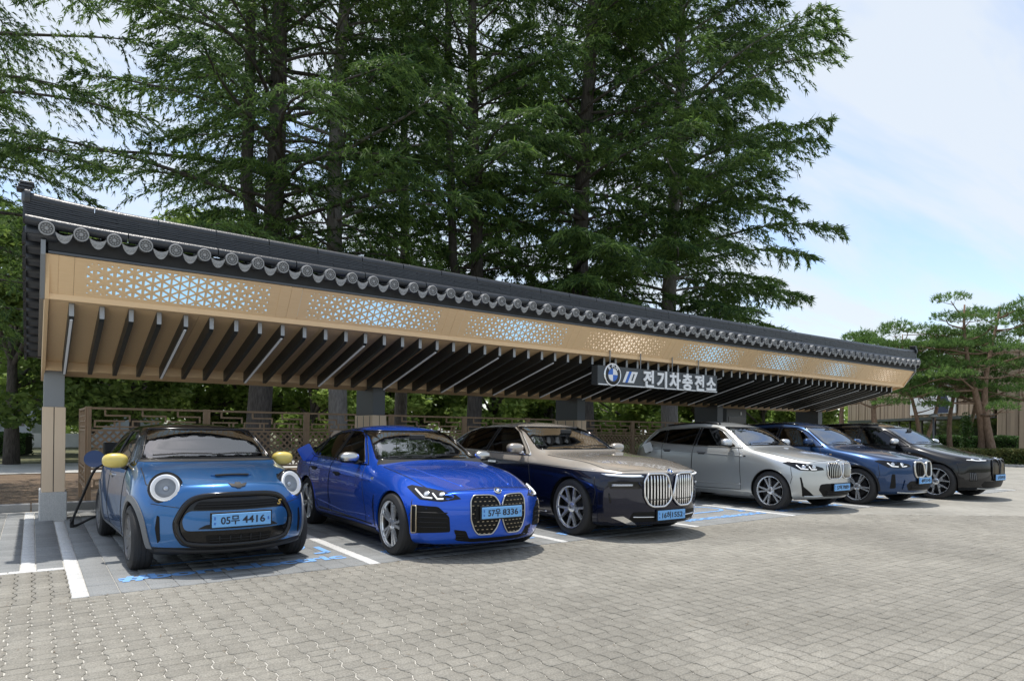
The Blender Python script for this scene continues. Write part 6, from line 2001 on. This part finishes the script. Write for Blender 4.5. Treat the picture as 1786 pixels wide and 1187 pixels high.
# ---------------------------------------------------------------- three tall cars
def build_suv(kind):
    if kind == 'white':
        L, W, H, axles, wr, sp = 4.50, .922, 1.64, (.85, 3.542), .352, (5, 'double', .20, 'rim_silver')
        hood, cowl, zc, zf = .945, 1.30, 1.115, .905
        loc, rz, lab = (11.74, 6.18, 0), R(-.6), 'silver-white compact SUV with twin slatted grille, beyond the empty bay'
        pm = paint('paint_silver_white', (.50, .52, .52), .55, .30)
    elif kind == 'blue':
        L, W, H, axles, wr, sp = 4.734, .942, 1.668, (.87, 3.734), .358, (5, 'double', .13, 'rim_silver')
        hood, cowl, zc, zf = .955, 1.42, 1.13, .915
        loc, rz, lab = (14.22, 5.84, 0), R(-.6), 'deep blue SUV with silver-framed grille between the silver-white and the black SUV'
        pm = paint('paint_phytonic_blue', (.014, .045, .125), .5, .28)
    else:
        L, W, H, axles, wr, sp = 4.953, .982, 1.695, (.88, 3.88), .385, (5, 'vee', .34, 'rim_silver')
        hood, cowl, zc, zf = .94, 1.28, 1.145, .90
        loc, rz, lab = (17.02, 5.50, 0), R(-.6), 'black SUV with tall dark grille panel, last of the parked row'
        pm = paint('paint_black', (.005, .006, .008), .2, .22)
    c1 = cowl
    wt = c1 + (.78 if kind == 'black' else .70)
    S = dict(L=L, W=W, wr=wr, ww=.245, rim=wr * .735, axles=axles, track=W - .022, arch=wr + .045, spokes=sp,
             planF=.33, planR=.18, planE=2.7, blend=.95, ws=.012, sh=.09,
             nose=[(.2, .14), (.27, .06), (.37, .01), (.5, .0), (zf - .18, .0), (zf - .06, .02), (zf + .01, .06), (zf + .08, .14)],
             tail=[(.25, .12), (.5, 0), (1.0, .03), (1.3, .2)],
             stations=sorted([0, .06, .15, .28, .46, .66, axles[0], c1 - .22, c1 - .08, c1 + .01, c1 + .10, c1 + .24, c1 + .42, c1 + .58, wt, wt + .14, wt + .5, 2.9, 3.3, axles[1], L - .62, L - .42, L - .26, L - .14, L - .05, L]))
    d = zc - 1.115
    S['curves'] = dict(
        zb=[(0, .24), (.4, .20), (L - .6, .21), (L, .34)],
        W=[(0, W - .13), (.3, W - .05), (.85, W - .003), (1.3, W - .018), (2.4, W - .02), (axles[1], W - .002), (L - .4, W - .05), (L, W - .17)],
        tuck=[(0, .11), (.4, .09), (.9, .075), (c1, .065), (2.0, .06), (L - 1, .07), (L, .10)],
        zbelt=[(0, zf - .075), (.3, zf - .02), (.8, zf + .05), (c1, zc - .075), (2.4, zc - .03), (L - 1, zc + .03), (L - .3, zc + .03), (L, zc - .08)],
        wu=[(0, W - .30), (.4, W - .22), (.9, W - .17), (c1, W - .165), (c1 + .13, W - .19), (wt + .02, W - .30), (2.6, W - .315), (L - .7, W - .335), (L - .3, W - .30), (L, W - .28)],
        zu=[(0, zf - .02), (.3, zf + .035), (.8, zf + .11), (c1, zc - .02), (c1 + .14, zc + .03), (wt + .02, H - .15), (2.5, H - .075), (L - 1.1, H - .105), (L - .6, H - .19), (L - .28, zc + .16), (L, zc)],
        zt=[(0, zf), (.3, zf + .06), (.8, zf + .145), (c1 - .04, zc), (c1 + .06, zc + .022), (wt, H - .105), (wt + .25, H - .045), (2.6, H), (L - 1.1, H - .03), (L - .5, H - .10), (L - .25, zc + .22), (L, zc + .02)],
        dt=[(0, 0), (1.2, 0), (1.6, .02), (2.7, .02), (3.1, 0), (L, 0)])
    c = Car(S, loc, rz, lab, 'car')
    for ax in axles:
        for sg in (-1, 1): c.cut(('s', sg), arc_poly(ax, wr, S['arch']))
    zl = zc + .015
    bp = wt + .62                                        # door post
    front = [(c1 + .36, zl), (bp - .04, zl + .012), (bp - .07, H - .155), (wt + .22, H - .165), (wt + .06, H - .225)]
    rear = [(bp + .03, zl + .012), (axles[1] - .18, zl + .035), (axles[1] - .08, H - .20), (bp + .0, H - .155)]
    quarter = [(axles[1] - .11, zl + .04), (axles[1] + .36, zl + .085), (axles[1] + .16, H - .235), (axles[1] - .02, H - .205)]
    pol = [round_poly(front, .035), round_poly(rear, .035), round_poly(quarter, .035)]
    g2 = 'side_glass' if kind == 'black' else 'privacy_glass'
    panes(c, pol, ['side_glass', g2, g2], None)
    for sg in (-1, 1):
        c.decal('door_pillar', ('s', sg), [(bp - .03, zl), (bp + .02, zl), (bp - .01, H - .15), (bp - .06, H - .15)], M['black_gloss'], .004, .08)
        c.decal('rear_pillar', ('s', sg), [(axles[1] - .17, zl + .03), (axles[1] - .12, zl + .03), (axles[1] - .03, H - .205), (axles[1] - .07, H - .20)], M['black_gloss'], .004, .08)
        tm = M['satin_metal'] if kind == 'white' else M['black_gloss']
        c.line('window_trim', ('s', sg), [(c1 + .20, zl - .02), (bp, zl - .008), (axles[1], zl + .025), (axles[1] + .43, zl + .075), (axles[1] + .20, H - .215), (axles[1] - .1, H - .18), (bp, H - .135), (wt + .2, H - .145), (wt - .03, H - .22), (c1 + .20, zl - .02)], .010, tm, .003)
        c.line('roof_rail', ('s', sg), [(wt + .25, H - .085), (wt + .6, H - .06), (2.9, H - .062), (L - .95, H - .115)], .018, M['black_gloss'], .012)
        c.decal('side_skirt', ('s', sg), [(axles[0] + .45, .215), (axles[1] - .45, .215), (axles[1] - .45, .285), (axles[0] + .45, .285)], M['black_plastic'] if kind != 'white' else pm, .012, .1, thick=.02)
        c.decal('flank_badge', ('s', sg), round_poly([(axles[0] + .52, zl - .18), (axles[0] + .57, zl - .18), (axles[0] + .57, zl - .16), (axles[0] + .52, zl - .16)], .005), M['chrome'], .004, .03)
    windscreen(c, round_poly([(-(W - .215), zc + .04), (W - .215, zc + .04), (W - .345, H - .135), (-(W - .345), H - .135)], .03), (c1 - .15, wt + .3))
    ang = R(33); cs, sn = math.cos(ang), math.sin(ang)
    U = lambda x, y: x * cs + y * sn
    if kind == 'white':
        outl = round_poly([(.018, .68), (.06, .85), (.12, .88), (.32, .88), (.375, .82), (.375, .67), (.33, .60), (.10, .60), (.018, .64)], .025)
        for sg, g, poly in kidney_pair(c, outl, .7, M['chrome'], r=.010, off=.012):
            for xx in np.arange(.05, .37, .045):
                zz = np.linspace(.59, .89, 50); ok = in_poly(np.full(50, sg * xx), zz, poly)
                if ok.sum() < 6: continue
                c.line('slat', ('f',), [(sg * xx, zz[ok][0] + .01), (sg * xx, .74), (sg * xx, zz[ok][-1] - .01)], .009, M['satin_metal'], .012, g)
        c.decal('lower_intake', ('f',), round_poly([(-.50, .50), (-.40, .515), (.40, .515), (.50, .50), (.52, .40), (.40, .285), (-.40, .285), (-.52, .40)], .03), M['mesh_black'], .004, .07)
        for zz in (.32, .35, .38): c.line('slat', ('f',), [(-.38, zz), (.38, zz)], .006, M['black_plastic'], .010)
        number_plate(c, .445, ('57허', '7089'), w=.50, h=.108, off=.02)
        sedan_lights(c, [[(.44, .07, .755), (.62, .14, .735), (.80, .31, .745), (.88, .58, .865), (.83, .50, .895), (.66, .19, .850), (.47, .09, .795)]], None, ang,
                     [[(.58, .13, .765), (.66, .17, .76), (.69, .2, .815)], [(.70, .21, .765), (.78, .29, .77), (.81, .36, .83)]])
        for sg in (-1, 1):
            a = U(.72, .20)
            c.decal('side_intake', ('d', sg, ang), [(a - .13, .30), (a + .07, .29), (a + .125, .62), (a + .10, .625), (a + .06, .46)], M['mesh_black'], .004, .05)
            c.line('bumper_blade', ('f',), [(sg * .43, .30), (sg * .52, .285), (sg * .70, .285)], .018, pm, .004)
        mm, low = pm, M['black_gloss']
        charge_y = axles[1] + .30
    elif kind == 'blue':
        outl = round_poly([(.02, .66), (.06, .83), (.13, .865), (.30, .865), (.345, .80), (.335, .66), (.29, .57), (.10, .57), (.02, .62)], .03)
        for sg, g, poly in kidney_pair(c, outl, .7, M['satin_metal'], r=.020, off=.014):
            for xx in np.arange(.07, .32, .055):
                zz = np.linspace(.57, .88, 50); ok = in_poly(np.full(50, sg * xx), zz, poly)
                if ok.sum() < 6: continue
                c.line('slat', ('f',), [(sg * xx, zz[ok][0] + .01), (sg * xx, zz[ok][-1] - .01)], .010, M['black_gloss'], .010, g)
        c.decal('lower_intake', ('f',), round_poly([(-.42, .50), (.42, .50), (.50, .42), (.44, .315), (-.44, .315), (-.50, .42)], .03), M['mesh_black'], .004, .07)
        for zz in (.35, .38, .41): c.line('slat', ('f',), [(-.40, zz), (.40, zz)], .006, M['black_plastic'], .010)
        c.line('bumper_blade', ('f',), [(-.62, .275), (-.3, .262), (.3, .262), (.62, .275)], .016, M['satin_metal'], .004)
        number_plate(c, .505, ('48허', '5145'), w=.50, h=.108, off=.02)
        sedan_lights(c, [[(.42, .06, .775), (.62, .14, .745), (.80, .30, .755), (.87, .52, .870), (.82, .46, .895), (.64, .18, .865), (.46, .09, .825)]], None, ang,
                     [[(.52, .09, .785), (.60, .13, .775), (.62, .15, .83)], [(.66, .18, .775), (.75, .26, .78), (.78, .33, .84)]])
        for sg in (-1, 1):
            a = U(.72, .20)
            c.decal('side_intake', ('d', sg, ang), round_poly([(a - .02, .36), (a + .09, .35), (a + .06, .63), (a + .0, .63)], .02), M['mesh_black'], .004, .05)
            c.decal('bumper_wing', ('d', sg, ang), [(a - .22, .33), (a - .15, .34), (a - .19, .52), (a - .215, .50)], pm, .02, .05)
        mm, low = pm, M['black_gloss']
    else:
        c.decal('bonnet_seam_panel', ('f',), [(-.40, .90), (.40, .90), (.395, .912), (-.395, .912)], M['black_gloss'], .003, .06)
        outl = round_poly([(.018, .60), (.06, .84), (.11, .88), (.26, .88), (.315, .80), (.315, .58), (.25, .44), (.11, .44), (.018, .52)], .03)
        for sg, g, poly in kidney_pair(c, outl, .65, M['black_gloss'], r=.016, off=.012):
            for k in range(6):
                xx = .05 + k * .048
                c.line('slat', ('f',), [(sg * xx, .52), (sg * (xx + .02), .66), (sg * xx, .82)], .004, M['bronze_metal'], .006, g)
        c.decal('lower_intake', ('f',), round_poly([(-.50, .42), (.50, .42), (.56, .34), (.48, .285), (-.48, .285), (-.56, .34)], .02), M['mesh_black'], .004, .07)
        c.line('bumper_blade', ('f',), [(-.60, .265), (-.3, .25), (.3, .25), (.60, .265)], .012, M['satin_metal'], .004)
        number_plate(c, .500, ('51허', '0918'), w=.50, h=.108, off=.03)
        sedan_lights(c, [[(.40, .05, .845), (.62, .12, .835), (.82, .30, .850), (.88, .48, .905), (.80, .36, .915), (.62, .14, .895), (.42, .07, .885)]], None, ang,
                     [[(.48, .07, .862), (.66, .16, .858), (.80, .30, .868)]])
        for sg in (-1, 1):
            a = U(.74, .22)
            q = c.decal('side_intake', ('d', sg, ang), round_poly([(a - .10, .43), (a + .08, .42), (a + .05, .62), (a - .06, .61)], .02), M['mesh_black'], .004, .05)
            for k in range(4): c.line('slat', ('d', sg, ang), [(a - .07 + k * .04, .44), (a - .04 + k * .035, .60)], .008, M['grey_plastic'], .008, q)
        mm, low = pm, M['black_gloss']
    p, n = c.ray(('f',), 0, zf + .005)
    roundel(.041, c.root, Matrix.Translation(p + n * .004) @ n.to_track_quat('Z', 'Y').to_matrix().to_4x4(), 'bonnet_emblem')
    body_seam(c, [[(-(W - .16), c1 - .03), (-(W - .17), .8), (-(W - .23), .4), (-(W - .36), .2), (-.30, .12)], [(W - .16, c1 - .03), (W - .17, .8), (W - .23, .4), (W - .36, .2), (.30, .12)]])
    seams(c, [[(c1 + .30, zl - .01), (c1 + .20, zl - .15), (axles[0] + .62, .50), (axles[0] + .62, .33), (bp - .08, .31), (bp + .01, .5), (bp + .0, zl)],
              [(bp + .0, zl), (bp + .03, .32), (axles[1] - .50, .32), (axles[1] - .32, .52), (axles[1] - .12, .86), (axles[1] - .10, zl + .03)]])
    for sg in (-1, 1):
        c.line('flank_crease', ('s', sg), [(axles[0] + .6, zl - .17), (bp, zl - .13), (axles[1] + .3, zl - .09)], .011, pm, -.005)
        c.line('sill_crease', ('s', sg), [(axles[0] + .62, .43), (bp, .40), (axles[1] - .5, .48)], .013, pm, -.005)
        c.line('bumper_joint', ('s', sg), [(.48, zf - .10), (.44, .62), (.47, .50)], .005, M['black_plastic'], -.001)
    handles(c, [(bp - .22, zl - .135), (axles[1] - .26, zl - .11)], pm if kind != 'white' else M['grey_plastic'], .20)
    mirror(c, c1 + .44, zl + .075, M['mirror_silver'] if kind != 'blue' else pm, M['black_gloss'], (.125, .09, .078), .085, low)
    arches_trim(c, pm if kind == 'white' else M['black_plastic'] if kind == 'blue' else M['black_gloss'], .03 if kind != 'white' else .015, .006)
    interior(c, c1 + .02, c1 + 1.12, .52, H - .22, .38, 'seat_dark', c1 + 1.95)
    add_wheels(c)
    c.finish_body(pm)
    if kind == 'white': charge_flap(c, axles[1] + .28, 1.02, 'square', M['silver_grey'], -1, .3)
    return c

mat('flap_blue', (.015, .05, .16), .4, .2, coat=.5)
mat('coupe_flap_blue', (.012, .085, .55), .3, .4, coat=1)
mat('beige_paint', (.42, .38, .33), .3, .5, coat=1)
mat('silver_grey', (.40, .41, .42), .3, .5, coat=1)
mat('mirror_silver', (.62, .63, .64), .25, .6, coat=1)
CARS = [build_hatch(), build_coupe(), build_saloon(), build_suv('white'), build_suv('blue'), build_suv('black')]
